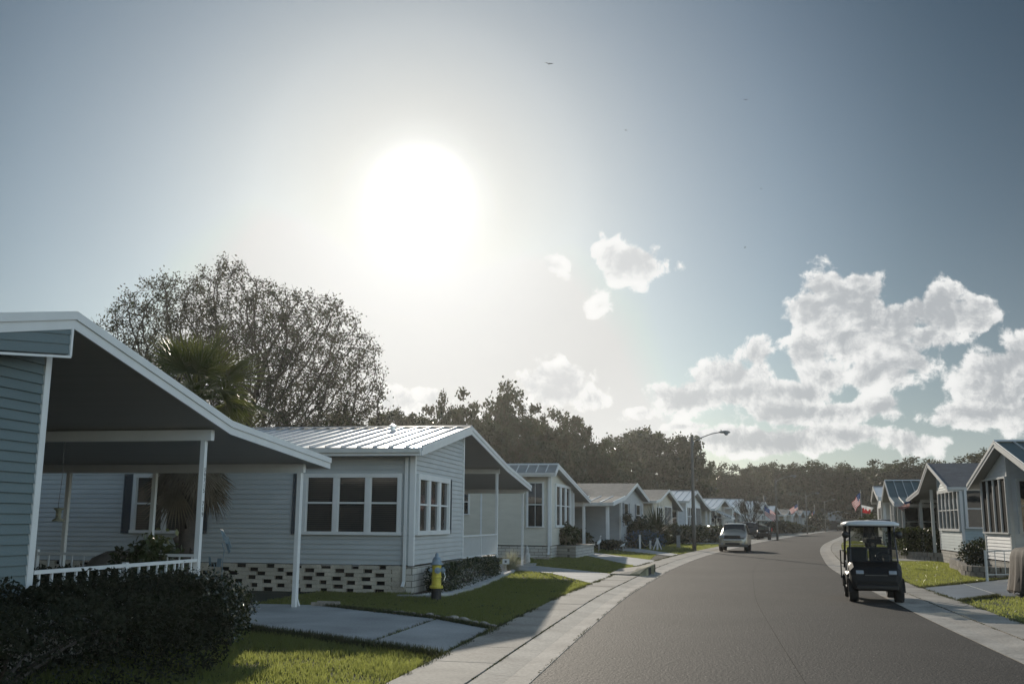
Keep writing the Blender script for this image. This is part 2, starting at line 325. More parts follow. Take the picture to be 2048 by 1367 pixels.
# cumulus: soft lobes by direction, broken up by fractal noise
CL=[(-3.4,14.7,2.1,1.25),(-4.6,15.2,1.1,.9),(-8.0,14.5,1.1,.5),(-.6,14.3,.5,.35),(-5.5,12.2,.65,.6),
 (-8.2,7.4,2.6,1.15),(-7.4,8.5,1.3,1.0),(-9.8,6.6,1.4,.9),(-6.0,6.9,1.2,.7),
 (-.6,6.9,2.8,1.1),(1.6,8.0,2.2,1.2),(3.3,9.3,1.35,1.1),(2.5,7.2,2.4,1.2),(-3.0,6.1,1.6,.6),(4.6,7.2,1.8,.7),
 (8.3,12.0,2.3,1.6),(7.4,12.8,1.5,1.1),(9.4,12.6,1.5,1.1),(8.2,9.8,2.5,2.1),(9.6,10.6,2.1,1.6),(7.2,8.0,1.8,1.3),(9.5,8.0,2.0,1.2),(11.0,9.3,1.5,1.0),
 (13.0,11.6,1.7,1.2),(14.6,10.8,1.5,1.1),(12.3,10.6,1.3,.8),(13.7,9.6,1.1,.5),
 (15.6,7.0,2.5,2.1),(17.4,8.2,2.2,1.8),(14.6,5.6,3.6,.9),(18.5,6.0,3,2.2),(20.5,8.5,2.5,2),
 (7.0,5.9,5.2,.85),(4.5,6.1,2.2,.8),(9.8,6.2,2.2,.9),(-.5,5.3,1.6,.3),
 (4.6,4.4,4.2,.8),(1.0,4.6,2.2,.8),(7.8,4.3,1.6,.6),(11.4,4.2,1.6,.9),(9.2,11.3,2.2,1.9),(3,4.5,4.5,.95),(8,4.7,3.4,.9),(6.4,9.4,1.8,1.4),(10.9,10.6,2.0,1.6),(11.6,8.6,1.6,1.2),(12.4,9.8,1.6,1.2),(6.6,11.6,1.6,1.3),(14.9,10.6,1.6,1.1),(7.6,10.6,1.9,1.5),(10.4,8.2,2.2,1.6),(6.2,7.0,2.2,1.0),(12.6,11.3,2.0,1.4),(13.6,10.8,1.8,1.2),(16.2,7.6,2.6,2.2),(17.2,5.6,3.0,1.4),(.6,7.2,2.6,1.1),(2.4,8.0,2.0,1.3),(-8.0,7.9,2.2,1.3),(-3.6,14.8,1.9,1.2),(-17,6.6,2.4,1.0),(-15,6.8,1.8,.8),(-13.5,5.5,2,.6)]
dens=None
CL=[(a,e,ra*1.05,re*1.05) for a,e,ra,re in CL]
for a,e,ra,re in CL:
    dx=mth('MULTIPLY',mth('SUBTRACT',az,a),1/ra); dy=mth('MULTIPLY',mth('SUBTRACT',el,e),1/re)
    q=mth('SUBTRACT',1,mth('SQRT',mth('ADD',mth('MULTIPLY',dx,dx),mth('MULTIPLY',dy,dy))))
    q=mth('MULTIPLY',q,min(1.0,(ra+re)/3.2))
    dens=q if dens is None else mth('SMOOTH_MAX',dens,q,.18)
def noise(vec,scale,detail,rough,lac=2.1):
    n=N.new('ShaderNodeTexNoise'); n.inputs['Scale'].default_value=scale; n.inputs['Detail'].default_value=detail
    n.inputs['Roughness'].default_value=rough; n.inputs['Lacunarity'].default_value=lac; L.new(vec,n.inputs['Vector']); return n.outputs['Fac']
n0=N.new('ShaderNodeTexNoise'); n0.inputs['Scale'].default_value=9; n0.inputs['Detail'].default_value=5; L.new(D,n0.inputs['Vector'])
wv=N.new('ShaderNodeVectorMath'); wv.operation='MULTIPLY_ADD'; L.new(n0.outputs['Color'],wv.inputs[0]); wv.inputs[1].default_value=(.05,.05,.05); L.new(D,wv.inputs[2]); DW=wv.outputs[0]
def bil(scale):
    v=N.new('ShaderNodeTexVoronoi'); v.feature='F1'; v.inputs['Scale'].default_value=scale
    v.inputs['Detail'].default_value=1.6; v.inputs['Roughness'].default_value=.55; v.inputs['Lacunarity'].default_value=2.3
    L.new(DW,v.inputs['Vector']); return mth('SUBTRACT',.50,v.outputs['Distance'])
n1=noise(DW,42,11,.70); n2=noise(D,12,4,.5); n3=noise(DW,15,3,.5)
of=N.new('ShaderNodeVectorMath'); of.operation='ADD'; L.new(DW,of.inputs[0]); of.inputs[1].default_value=(-.004,.0,.005)
n1s=noise(of.outputs[0],42,7,.6); n1b=noise(DW,42,7,.6)
bl_=bil(26)
dd=mth('ADD',mth('ADD',dens,.17),mth('MULTIPLY',mth('SUBTRACT',n2,.46),.9))
dd=mth('ADD',dd,mth('MULTIPLY',bl_,.75))
dd=mth('ADD',dd,mth('MULTIPLY',mth('SUBTRACT',n1,.42),1.25))
mr=N.new('ShaderNodeMapRange'); mr.interpolation_type='SMOOTHSTEP'; mr.inputs['From Min'].default_value=.04; mr.inputs['From Max'].default_value=.34
L.new(dd,mr.inputs['Value']); cmask=mr.outputs[0]
mr2=N.new('ShaderNodeMapRange'); mr2.interpolation_type='SMOOTHSTEP'; mr2.inputs['From Min'].default_value=.1; mr2.inputs['From Max'].default_value=1.15
th2=mth('ADD',mth('MULTIPLY',dens,1.0),mth('MULTIPLY',mth('SUBTRACT',n1s,n1b),2.2)); th2=mth('ADD',th2,mth('MULTIPLY',mth('SUBTRACT',n3,.40),1.2))
L.new(th2,mr2.inputs['Value'])
sunny=mth('MULTIPLY',mth('SUBTRACT',th,9),1/16.0,clamp=True)
ccol=mixc(mth('MULTIPLY',mr2.outputs[0],mth('ADD',.5,mth('MULTIPLY',sunny,.5))),CLOUD_LIT,CLOUD_SHADE)
cf=mth('MULTIPLY',cmask,.93,clamp=True)
skyc=mixc(cf,skyc,ccol)
below=mth('GREATER_THAN',el,-.5)
skyc=mixc(below,(.05,.05,.045),skyc)
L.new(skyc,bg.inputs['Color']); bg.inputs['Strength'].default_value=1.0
SC.view_settings.view_transform='Standard'; SC.view_settings.look='None'; SC.view_settings.exposure=EXPO; SC.view_settings.gamma=1
SC.render.engine='CYCLES'; SC.cycles.max_bounces=8; SC.cycles.transparent_max_bounces=8; SC.cycles.volume_bounces=0
SC.cycles.sample_clamp_indirect=4
# ---------------------------------------------------------------- ground, road, pavements
o=MB().use('lawn').poly([(-500,-80,0),(600,-80,0),(600,800,0),(-500,800,0)]).build('ground'); tag(o,kind='structure')
LE=smoothline([(-1.97,-12),(-1.93,5),(-1.91,11.6),(-1.87,18),(-1.78,24.6),(-1.52,31),(-1.07,40),(-.3,50),(.57,59),(2.5,75),(5.5,98),(9.2,122),(17.2,172),(26.9,230),(38,290),(62,400)])
RE=smoothline([(4.02,-12),(4.1,12),(4.15,16),(4.32,22.7),(4.92,38),(5.35,45),(5.98,52),(7.7,69),(9.4,83),(11.5,98),(18.6,143),(26.9,198),(33,238),(46,300),(75,400)])
def roadx(y,side=-1): return float(interp(LE if side<0 else RE,y))
mb=MB().use('asphalt')
ys=[-12+i*1.5 for i in range(270)]
for a,b in zip(ys,ys[1:]): mb.quad((roadx(a),a,.012),(roadx(a,1),a,.012),(roadx(b,1),b,.012),(roadx(b),b,.012))
tag(mb.build('road'),kind='structure')
def offs(line, d):
    out=[]
    for i,p in enumerate(line):
        q0=Vector(line[max(i-1,0)]); q1=Vector(line[min(i+1,len(line)-1)]); t=(q1-q0).normalized()
        out.append((p[0]+t.y*d, p[1]-t.x*d))
    return out
def along(line, s0, s1):
    """points of a line between two arc lengths"""
    pts=[]; s=0
    for a,b in zip(line,line[1:]):
        l=(Vector(b)-Vector(a)).length
        for ss in (s0,s1):
            if s<=ss<s+l: t=(ss-s)/l; pts.append((ss,(a[0]+(b[0]-a[0])*t,a[1]+(b[1]-a[1])*t)))
        if s0<s<s1: pts.append((s,a))
        s+=l
    pts.sort(); return [p for _,p in pts]
def strip(name, line, d0, d1, z0, z1, m, slab, gap, kind='structure', jit=0):
    """concrete strip between two offsets of an edge, cast in slabs with joints between"""
    mb=MB().use(m); s=0; tot=sum((Vector(b)-Vector(a)).length for a,b in zip(line,line[1:]))
    rr=random.Random(3)
    while s<tot-1:
        e=min(s+slab,tot-.5); g=gap if s<150 else 0
        A=along(line,s,e-g)
        if len(A)<2: break
        dz=rr.uniform(-jit,jit)
        n0=offs(A,d0); n1=offs(A,d1)
        for i in range(len(A)-1):
            a,b,c,d=n0[i],n0[i+1],n1[i+1],n1[i]
            P=[(a[0],a[1],z0+dz),(b[0],b[1],z0+dz),(c[0],c[1],z1+dz),(d[0],d[1],z1+dz)]
            mb.quad(*P)
            mb.quad(P[0],P[1],(b[0],b[1],-.02),(a[0],a[1],-.02)); mb.quad(P[3],P[2],(c[0],c[1],-.02),(d[0],d[1],-.02))
            if i==0: mb.quad(P[0],P[3],(d[0],d[1],-.02),(a[0],a[1],-.02))
            if i==len(A)-2: mb.quad(P[1],P[2],(c[0],c[1],-.02),(b[0],b[1],-.02))
        s=e
    return tag(mb.build(name,fixn=False),kind=kind)
# soil strip under the joints
for nm,ln,sg in (('verge_soil',LE,-1),('verge_soil',RE,1)):
    mb=MB().use('soil'); a0=offs(ln,sg*-.03); a1=offs(ln,sg*1.5)
    for i in range(len(ln)-1): mb.quad((*a0[i],.005),(*a0[i+1],.005),(*a1[i+1],.005),(*a1[i],.005))
    tag(mb.build(nm,fixn=False),kind='structure')
SEAM=offs(LE,3.05)
mb=MB().use('asphaltdark'); e1=offs(LE,3.058)
for i in range(len(LE)-1):
    if 2<i<150: mb.quad((*SEAM[i],.0145),(*SEAM[i+1],.0145),(*e1[i+1],.0145),(*e1[i],.0145))
tag(mb.build('road_seam',fixn=False),kind='structure')
strip('gutter',LE,-.0,-.30,.020,.016,'gutter',3.0,.008)
strip('gutter',LE,-.302,-.63,.016,.045,'gutter',3.0,.008)
strip('sidewalk',LE,-.66,-1.48,.05,.055,'concrete',1.55,.012,jit=.003)
strip('gutter',RE,.0,.34,.020,.016,'gutter',3.0,.008)
strip('gutter',RE,.342,.72,.016,.045,'gutter',3.0,.008)
strip('sidewalk',RE,.75,1.47,.05,.055,'concrete',1.55,.012,jit=.003)
DRIVES=[]
def drive(name, pts, m='drive', z=.036):
    DRIVES.append([tuple(p) for p in pts])
    o=MB().use(m).extr([(x,y,z) for x,y in pts],(0,0,-z-.02)).build(name); return tag(o,kind='structure')
drive('driveway',[(-3.44,13.4),(-3.40,16.8),(-4.74,18.33),(-4.80,14.38)])
drive('driveway',[(-4.83,14.4),(-4.77,18.36),(-7.8,20.6),(-16,20.6),(-16,15.8),(-7.44,15.8),(-7.3,16.2)])
drive('driveway',[(-3.12,29.9),(-2.86,35.3),(-5.0,38.7),(-5.1,35.3)])
drive('driveway',[(-5.13,35.3),(-5.03,38.75),(-7.3,42.0),(-16,42.0),(-16,31.0),(-7.6,31.0),(-6.9,37.4)])
drive('driveway',[(-2.3,41.2),(-1.95,48.2),(-6.6,61),(-18,63),(-18,57.5),(-6.6,56.6)])
drive('path',[(-1.2,54.5),(-.9,57.5),(-6.2,78),(-14,79),(-14,72.5),(-10.5,72),(-6.9,71)])
for y,w,l in [(88,3,9),(108,3.2,10),(127,3,11),(148,3,12),(167,3,13),(186,3,13),(204,3,14)]:
    x=roadx(y)-1.5; h=.1
    drive('driveway',[(x,y),(x+.4,y+w),(x-l,y+w+l*.4),(x-l-.5,y+l*.4)])
drive('driveway',[(5.93,25.6),(6.14,30.6),(7.80,32.9),(7.42,27.75)],'drive_blue')
drive('driveway',[(7.47,27.8),(7.86,33.0),(10.1,36.6),(24,36.6),(24,28.0)],'drive_blue')
mb=MB().use('white')
for a,b in (((5.90,25.58),(6.09,30.63)),((7.43,27.73),(7.82,32.97))):
    a=Vector(a);b=Vector(b);t=(b-a).normalized();n=Vector((t.y,-t.x))*.035
    mb.quad((*(a-n),.041),(*(b-n),.041),(*(b+n),.041),(*(a+n),.041))
tag(mb.build('painted_line'),kind='structure')
for y,w,l in [(52.5,3.4,10),(72,3,10),(92,3,12)]:
    x=roadx(y,1)+1.5
    drive('driveway',[(x,y),(x+.5,y+w),(x+l,y+w+1),(x+l,y+1)])
# ---------------------------------------------------------------- houses
# house frame: origin at the corner of the front wall nearest the camera; u runs along the street away from us, v runs into the lot
def zprof(pf,u):
    for (a,za),(b,zb) in zip(pf,pf[1:]):
        if a-1e-6<=u<=b+1e-6: return za+(zb-za)*(u-a)/(b-a)
    return pf[0][1] if u<pf[0][0] else pf[-1][1]
class House:
    def __init__(s,C,th,side,label,name='house',group=None):
        s.side=side; s.root=empty(name,(C[0],C[1],0),R(-th),label,'house',group); s.C=C; s.th=th
    def t(s,p): # (v,u,z) -> local
        return ((p[0] if s.side>0 else -p[0]),p[1],p[2])
    def part(s,mb,name,m=None,parent=None,bevel=0):
        return mb.build(name,parent or s.root,m,bevel,tr=s.t)
    def world(s,v,u,z=0):
        x,y,_=s.t((v,u,0)); a=R(-s.th); return Vector((s.C[0]+x*math.cos(a)-y*math.sin(a), s.C[1]+x*math.sin(a)+y*math.cos(a), z))
def lap(mb, fn, z0, z1, h, lim, ln=.028):
    """lapped boards: fn(a,z,out)->point; lim(z)->(a0,a1)"""
    z=z0
    while z<z1-.02:
        zt=min(z+h,z1); a0,a1=lim(z+.5*(zt-z)); b0,b1=lim(zt)
        if a1-a0>.05 and b1-b0>.02:
            mb.quad(fn(a0,z,ln),fn(a1,z,ln),fn(b1,zt,.002),fn(b0,zt,.002))
            mb.quad(fn(a0,z,.0),fn(a1,z,.0),fn(a1,z,ln),fn(a0,z,ln))
        z=zt
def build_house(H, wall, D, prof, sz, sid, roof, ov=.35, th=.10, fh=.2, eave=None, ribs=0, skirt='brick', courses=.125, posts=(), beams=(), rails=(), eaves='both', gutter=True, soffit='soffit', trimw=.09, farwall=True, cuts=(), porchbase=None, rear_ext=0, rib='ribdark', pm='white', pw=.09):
    u0,u1=wall
    zu=lambda u: zprof(prof,u)-th
    # body backing
    mb=MB().use(sid)
    us=sorted(set([u0,u1]+[p[0] for p in prof if u0<p[0]<u1]))
    front=[(0,u0,sz),(0,u1,sz)]+[(0,u,zu(u)) for u in reversed(us)]
    mb.extr(front,(D,0,0))
    # front boards
    zt=max(zu(u) for u in us)
    def limf(z):
        xs=[u0+(u1-u0)*i/80 for i in range(81) if zu(u0+(u1-u0)*i/80)>=z]
        return (min(xs),max(xs)) if xs else (0,0)
    fn=lambda a,z,o:(-o-.002,a,z)
    lap(mb,fn,sz,zt,courses,limf,min(.028,courses*.24))
    ze=zu(u0)
    fs=lambda a,z,o:(a,u0-o-.002,z)
    lap(mb,fs,sz,ze,courses,lambda z:(0,D),min(.026,courses*.22))
    H.part(mb,'wall')
    # corner boards
    mb=MB().use('white')
    mb.box((-.04,u0-.04,sz-.02),(trimw,u0+trimw,zu(u0)-.01)); H.part(mb,'corner_trim'); mb=MB().use('white'); mb.box((-.04,u1-trimw,sz-.02),(trimw,u1+.025,zu(u1)-.01))
    H.part(mb,'corner_trim')
    if skirt=='brick':
        mb=MB().use('brick'); mb.box((-.02,u0-.02,-.05),(D,u1+.02,sz-.052)); H.part(mb,'brick_skirt')
    if porchbase:
        a,b,zb=porchbase; mb=MB().use('brick').box((.02,a+.03,-.05),(3.2,b,zb)); mb.use('drive').box((-.05,a+.03,zb+.002),(3.25,b+.05,zb+.07)); H.part(mb,'porch_base')
    # roof slab
    n=len(prof); v0,v1=-ov,D+ov
    mb=MB().use(roof)
    for (a,za),(b,zb) in zip(prof,prof[1:]): mb.quad((v0,a,za),(v1,a,za),(v1,b,zb),(v0,b,zb))
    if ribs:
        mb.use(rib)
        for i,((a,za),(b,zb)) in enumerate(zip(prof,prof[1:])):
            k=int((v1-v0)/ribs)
            for j in range(k+1):
                v=v0+.02+j*ribs
                if v>v0+ribs*62: break
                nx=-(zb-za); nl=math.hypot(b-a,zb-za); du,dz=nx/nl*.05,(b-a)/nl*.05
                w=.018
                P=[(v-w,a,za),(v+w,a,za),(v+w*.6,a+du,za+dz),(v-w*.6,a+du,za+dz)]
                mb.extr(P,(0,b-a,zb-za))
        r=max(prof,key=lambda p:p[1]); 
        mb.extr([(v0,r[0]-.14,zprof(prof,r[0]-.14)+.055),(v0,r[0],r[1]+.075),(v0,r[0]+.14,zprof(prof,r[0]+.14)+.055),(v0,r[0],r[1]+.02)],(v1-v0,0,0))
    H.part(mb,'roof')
    mb=MB().use(soffit)
    for (a,za),(b,zb) in zip(prof,prof[1:]): mb.quad((v0+.03,a,za-th),(v1,a,za-th),(v1,b,zb-th),(v0+.03,b,zb-th))
    H.part(mb,'soffit')
    # rake boards: upper strip proud of the lower board
    mb=MB().use('white')
    for (a,za),(b,zb) in zip(prof,prof[1:]):
        mb.extr([(v0,a,za-fh),(v0,b,zb-fh),(v0,b,zb-.01),(v0,a,za-.01)],(.028,0,0))
        mb.extr([(v0-.024,a,za-.085),(v0-.024,b,zb-.085),(v0-.024,b,zb+.025),(v0-.024,a,za+.025)],(.022,0,0))
        mb.extr([(v1,a,za-fh),(v1,b,zb-fh),(v1,b,zb),(v1,a,za)],(.03,0,0))
    a,za=prof[0]; mb.box((v0+.03,a-.025,za-fh),(v1,a,za-.01))
    a,za=prof[-1]; mb.box((v0+.03,a,za-fh),(v1,a+.025,za-.01))
    H.part(mb,'fascia')
    if gutter:
        mb=MB().use('white'); a,za=prof[0]
        mb.extr([(v0+.03,a-.03,za-.13),(v0+.03,a-.10,za-.13),(v0+.03,a-.13,za-.02),(v0+.03,a-.115,za-.02),(v0+.03,a-.09,za-.11),(v0+.03,a-.03,za-.11)],(v1-v0-.05,0,0))
        H.part(mb,'gutter')
    for (v,u) in posts:
        z=zu(u); mb=MB().use('white'); mb.box((v-pw/2,u-pw/2,0),(v+pw/2,u+pw/2,z-.16)); mb.box((v-pw*.8,u-pw*.8,0),(v+pw*.8,u+pw*.8,.03))
        H.part(mb,'post',bevel=.006)
    for (u,va,vb) in beams:
        z=zu(u); H.part(MB().use('white').box((va,u-.06,z-.2),(vb,u+.06,z-.02)),'beam')
    for (ua,ub,v,zb,zt2) in rails: railing(H,ua,ub,v,zb,zt2)
def railing(H,ua,ub,v,zb,zt,step=.15,parent=None):
    if H is H1_(): step=.26
    mb=MB().use('white'); mb.box((v-.03,ua,zt-.05),(v+.03,ub,zt)); mb.box((v-.02,ua,zb+.05),(v+.02,ub,zb+.09))
    u=ua+step/2
    while u<ub: mb.box((v-.015,u-.015,zb+.09),(v+.015,u+.015,zt-.05)); u+=step
    k=(ua+ub)/2; mb.box((v-.035,k-.035,zb),(v+.035,k+.035,zt+.02))
    H.part(mb,'railing')
def window(H, face, at0, a0,a1,z0,z1, cols=1, rows=2, fr=.07, mull=.07, pane='glass', shutters=(), shm='shutter', shw=.26, name='window', split=.5, dep=.075, grid=None):
    """face 'f': on the front wall at v=at0 (faces the street); 's': on the side wall at u=at0 (faces us)"""
    if H.C[1]>60: dep=.036
    if face=='f': P=lambda a,o,z:(at0-o,a,z)
    else: P=lambda a,o,z:(a,at0-o,z)
    def bx(mb,a,b,za,zb,o0,o1):
        p=P(a,o0,za);q=P(b,o1,zb); mb.box(tuple(min(i,j) for i,j in zip(p,q)),tuple(max(i,j) for i,j in zip(p,q)))
    mb=MB().use('white')
    bx(mb,a0,a1,z1-fr,z1,.004,dep+.03); bx(mb,a0-.02,a1+.02,z0,z0+fr*.8,.004,dep+.04)
    bx(mb,a0,a0+fr,z0+fr*.8,z1-fr,.004,dep+.03); bx(mb,a1-fr,a1,z0+fr*.8,z1-fr,.004,dep+.03)
    w=(a1-a0-2*fr-(cols-1)*mull)/cols; panes=[]
    for c in range(cols):
        x=a0+fr+c*(w+mull); 
        if c: bx(mb,x-mull,x,z0+fr*.8,z1-fr,.006,dep+.02)
        zs=[z0+fr*.8,z1-fr]
        if rows==2:
            zm=z0+(z1-z0)*split; bx(mb,x,x+w,zm-.022,zm+.022,.01,dep+.005); zs=[z0+fr*.8,zm-.022,zm+.022,z1-fr]
        # sash stiles
        for s0,s1 in ((x,x+.025),(x+w-.025,x+w)): bx(mb,s0,s1,zs[0],zs[-1],.012,dep-.006)
        if grid:
            for g in range(1,grid): bx(mb,x+w*g/grid-.01,x+w*g/grid+.01,zs[0],zs[-1],.03,.052)
        panes.append((x+.025,x+w-.025,zs[0],zs[-1]))
    f=H.part(mb,name)
    g=MB().use(pane)
    for x0,x1,za,zb in panes: bx(g,x0,x1,za,zb,.032,.040)
    H.part(g,'pane' if pane!='screen' else 'screen',parent=f)
    for sgn in shutters:
        a=a0-.03-shw if sgn<0 else a1+.03
        mb=MB().use(shm); bx(mb,a,a+shw,z0+.02,z1-.02,.03,.038); bx(mb,a,a+.04,z0,z1,.03,.06); bx(mb,a+shw-.04,a+shw,z0,z1,.03,.06)
        bx(mb,a+.04,a+shw-.04,z1-.05,z1,.03,.059); bx(mb,a+.04,a+shw-.04,z0,z0+.05,.03,.059); 
        z=z0+.08
        while z<z1-.08:
            p0=P(a+.04,.039,z); p1=P(a+shw-.04,.039,z); p2=P(a+shw-.04,.052,z-.018); p3=P(a+.04,.052,z-.018); mb.quad(p0,p1,p2,p3); z+=.034
        H.part(mb,'shutter')
    return f
def downspout(H, v,u,z0,z1,dirn='s',w=.07):
    mb=MB().use('white'); h=w/2
    if dirn=='s':
        mb.box((v-h,u-.09,z0+.14),(v+h,u-.035,z1)); mb.extr([(v-h,u-.09,z0+.145),(v-h,u-.035,z0+.145),(v-h,u-.15,z0),(v-h,u-.22,z0+.03)],(w,0,0))
    else:
        mb.box((v-.09,u-h,z0+.14),(v-.035,u+h,z1)); mb.extr([(v-.09,u-h,z0+.145),(v-.035,u-h,z0+.145),(v-.12,u-h,z0),(v-.2,u-h,z0+.03)],(0,w,0))
    H.part(mb,'downspout')
def H1_(): return globals().get('H1')
# --- first house on the left: only its front corner and its long carport are seen
H1=House((-8.22,12.25),0,-1,'nearest house at the left edge, slate blue siding and a big white edged carport roof')
p1=[(-7.0,3.05),(-.8,4.41),(3.78,3.44),(8.60,3.10)]
build_house(H1,(-6.4,-.78),14,p1,.35,'s_slate','shingle',ov=.35,th=.19,fh=.21,courses=.125,skirt='brick',
   posts=[(0,3.52),(0,7.76),(3.3,7.76),(5.35,7.76)],beams=[(3.52,-.15,14),(7.76,-.1,14)],rails=[(-.72,3.47,.0,.42,1.15)],porchbase=(-.75,3.5,.30))
mb=MB().use('s_slate')
# hanging gable panel under the near rake
mb.extr([(-.33,-6.6,3.13),(-.33,-.84,3.86),(-.33,-.84,4.22),(-.33,-6.6,3.0)],(.05,0,0))
for k in range(3):
    z=.0+k*.125; mb.quad((-.348,-6.0,3.21+z),(-.348,-.86,3.865+z),(-.334,-.86,3.985+z),(-.334,-6.0,3.33+z)); mb.quad((-.348,-6.0,3.21+z),(-.348,-.86,3.865+z),(-.33,-.86,3.865+z),(-.33,-6.0,3.21+z))
mb.use('white').extr([(-.36,-.86,3.84),(-.36,-.82,3.84),(-.36,-.82,4.2),(-.36,-.86,4.2)],(.06,0,0)); mb.extr([(-.36,-6.6,3.08),(-.36,-.83,3.815),(-.36,-.83,3.845),(-.36,-6.6,3.11)],(.06,0,0))
H1.part(mb,'gable_panel')
def number(H,txt,v,u,z,size):
    cu=bpy.data.curves.new('digits','FONT'); cu.body='\n'.join(txt); cu.size=size; cu.align_x='CENTER'; cu.space_line=.86; cu.extrude=.001; cu.offset=.0015
    t=bpy.data.objects.new('digits',cu); me=bpy.data.meshes.new_from_object(t); bpy.data.objects.remove(t)
    me.materials.clear(); me.materials.append(M['black']); o=bpy.data.objects.new('house_number',me); COL.objects.link(o); o.parent=H.root
    x,y,_=H.t((v,u,0)); o.location=(x,y,z); o.rotation_euler=(R(90),0,R(90))
number(H1,'59715',-.0475,3.52,2.58,.10); number(H1,'719',-.0475,3.52,2.02,.105)
# --- second house on the left: blue grey, pierced block skirt, metal roof
H2=House((-7.09,24.73),0,-1,'blue grey house with bright ribbed roof and pierced block skirt, behind the yellow hydrant')
p2=[(-.55,3.60),(5.05,4.60),(10.9,3.77),(16.25,3.22)]
build_house(H2,(0,5.45),17,p2,.70,'s_blue','whitemetal',ov=.35,th=.12,fh=.21,ribs=.42,skirt=None,courses=.125,
   posts=[(0,10.75),(0,16.13)],beams=[(10.75,-.1,14),(16.13,-.1,14)],rails=[(5.5,10.7,.0,.62,1.36)],porchbase=(5.47,10.9,.55))
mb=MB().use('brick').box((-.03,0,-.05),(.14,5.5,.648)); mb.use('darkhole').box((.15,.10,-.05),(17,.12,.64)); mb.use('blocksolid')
rr=random.Random(5); rows=7; rh=.68/rows
for r in range(rows):
    v=.16 if r%2==0 else .52; z=.005+r*rh
    if r%2: mb.box((.142,-.03,z),(.50,.09,z+rh-.006))
    while v<16.5:
        w=rr.choice([.50,.52,.54]); g=rr.choice([.20,.24,.26,.28]); mb.box((v,-.03+rr.uniform(-.004,.004),z),(v+w,.09,z+rh-.006)); v+=w+g
H2.part(mb,'block_skirt')
window(H2,'s',0,.29,2.93,1.43,2.97,cols=3,pane='blind',shutters=(1,),mull=.13,fr=.10,split=.52)
window(H2,'s',0,5.85,7.72,1.42,2.97,cols=2,pane='blind',shutters=(-1,1),mull=.10,fr=.10)
window(H2,'f',0,.14,3.45,1.43,2.98,cols=3,shutters=(1,),shw=.34,mull=.22,fr=.14)
downspout(H2,.18,0,.16,3.38)
# return gutter spout on the first house far post
mb=MB().use('white').box((-.04,7.80,.2),(.03,7.86,2.85)); mb.extr([(-.04,7.80,.2),(-.04,7.86,.2),(-.04,7.98,.06),(-.04,7.95,.0)],(.07,0,0)); H1.part(mb,'downspout')
# roof vents
for v,u in ((1.9,4.2),(9.8,4.4)):
    z=zprof(p2,u); H2.part(MB().use('whitemetal').lathe((v,u,0),[(.08,z-.05),(.08,z+.12),(.12,z+.12),(.12,z+.16),(.03,z+.18)],10),'roof_vent')
# --- third house: cream, low metal roof
H3=House((-7.25,50),2,-1,'cream house with low ribbed roof and a block planter, third house on the left')
build_house(H3,(0,6.1),17,[(-.75,4.18),(.1,4.60),(11.5,3.08)],.63,'s_cream','metalgrey',rib='white',ov=.4,th=.12,fh=.2,ribs=.5,courses=.15,
   posts=[(0,7.05),(0,11.3)],beams=[(7.05,0,12),(11.3,0,12)],pw=.16)
window(H3,'s',0,.33,1.22,1.5,3.75,grid=2); window(H3,'s',0,4.15,4.6,2.1,3.4)
window(H3,'f',0,1.1,5.8,1.5,3.72,cols=3,mull=.3,fr=.15)
H3.part(MB().use('s_white').box((3.52,-.040,.7),(3.60,-.021,4.0)),'wall_joint')
downspout(H3,.08,0,.16,3.98,w=.10)
# --- fourth house: grey with shingle roof and a carport on its near side
H4=House((-5.45,72),4.5,-1,'grey shingle roofed house with slatted shutters, chain fence and palm in front')
build_house(H4,(0,11.9),17,[(-6.0,3.05),(-.6,3.58),(5.2,4.70),(12.3,3.62)],.42,'s_grey','shingle',ov=.5,th=.14,fh=.22,courses=.17,
   posts=[(0,-5.5)],beams=[(-5.5,0,12)],pw=.2,ribs=0)
mb=MB().use('whitemetal')
for j in range(24):
    v=-.45+j*.85; mb.extr([(v-.03,-6.0,3.05),(v+.03,-6.0,3.05),(v+.02,-6.0,3.11),(v-.02,-6.0,3.11)],(0,5.35,.52))
H4.part(mb,'roof_seams')
for a,b in ((1.55,3.55),(7.75,10.0)): window(H4,'f',0,a,b,1.5,3.18,shutters=(-1,1),shw=.6,shm='shuttergrey')
# --- fifth: cream with dark screened porch
H5=House((-4.1,94),6,-1,'cream house with dark screened porch panels and a brown shingle roof')
build_house(H5,(0,12.9),17,[(-1.2,3.75),(1.5,3.92),(7.6,5.0),(18.5,3.2)],.45,'s_tan','shingle',ov=.5,th=.14,fh=.24,courses=.17,posts=[(0,17.6)],beams=[(17.6,0,12)],pw=.2)
window(H5,'f',0,1.8,5.8,1.5,3.3,cols=3,mull=.25,fr=.15); window(H5,'f',0,7.2,12.3,.75,3.4,cols=5,rows=1,pane='screen',mull=.12,fr=.1)
H6=House((-1.41,114),7,-1,'white house with a bright ribbed metal roof behind the tall street lamp')
build_house(H6,(0,13.1),17,[(-1.2,4.15),(6.1,5.45),(13.5,4.2),(20,3.5)],.5,'s_white','whitemetal',ov=.6,th=.14,fh=.26,ribs=.75,courses=.2,posts=[(0,19.2)],beams=[(19.2,0,12)],pw=.24)
window(H6,'f',0,.9,5.0,1.4,3.6,cols=3,mull=.3,fr=.16); window(H6,'f',0,8.5,12.9,1.2,3.6,cols=4,rows=1,pane='screen',mull=.12,fr=.1)
window(H6,'s',0,.8,4.2,1.3,3.3,cols=2)
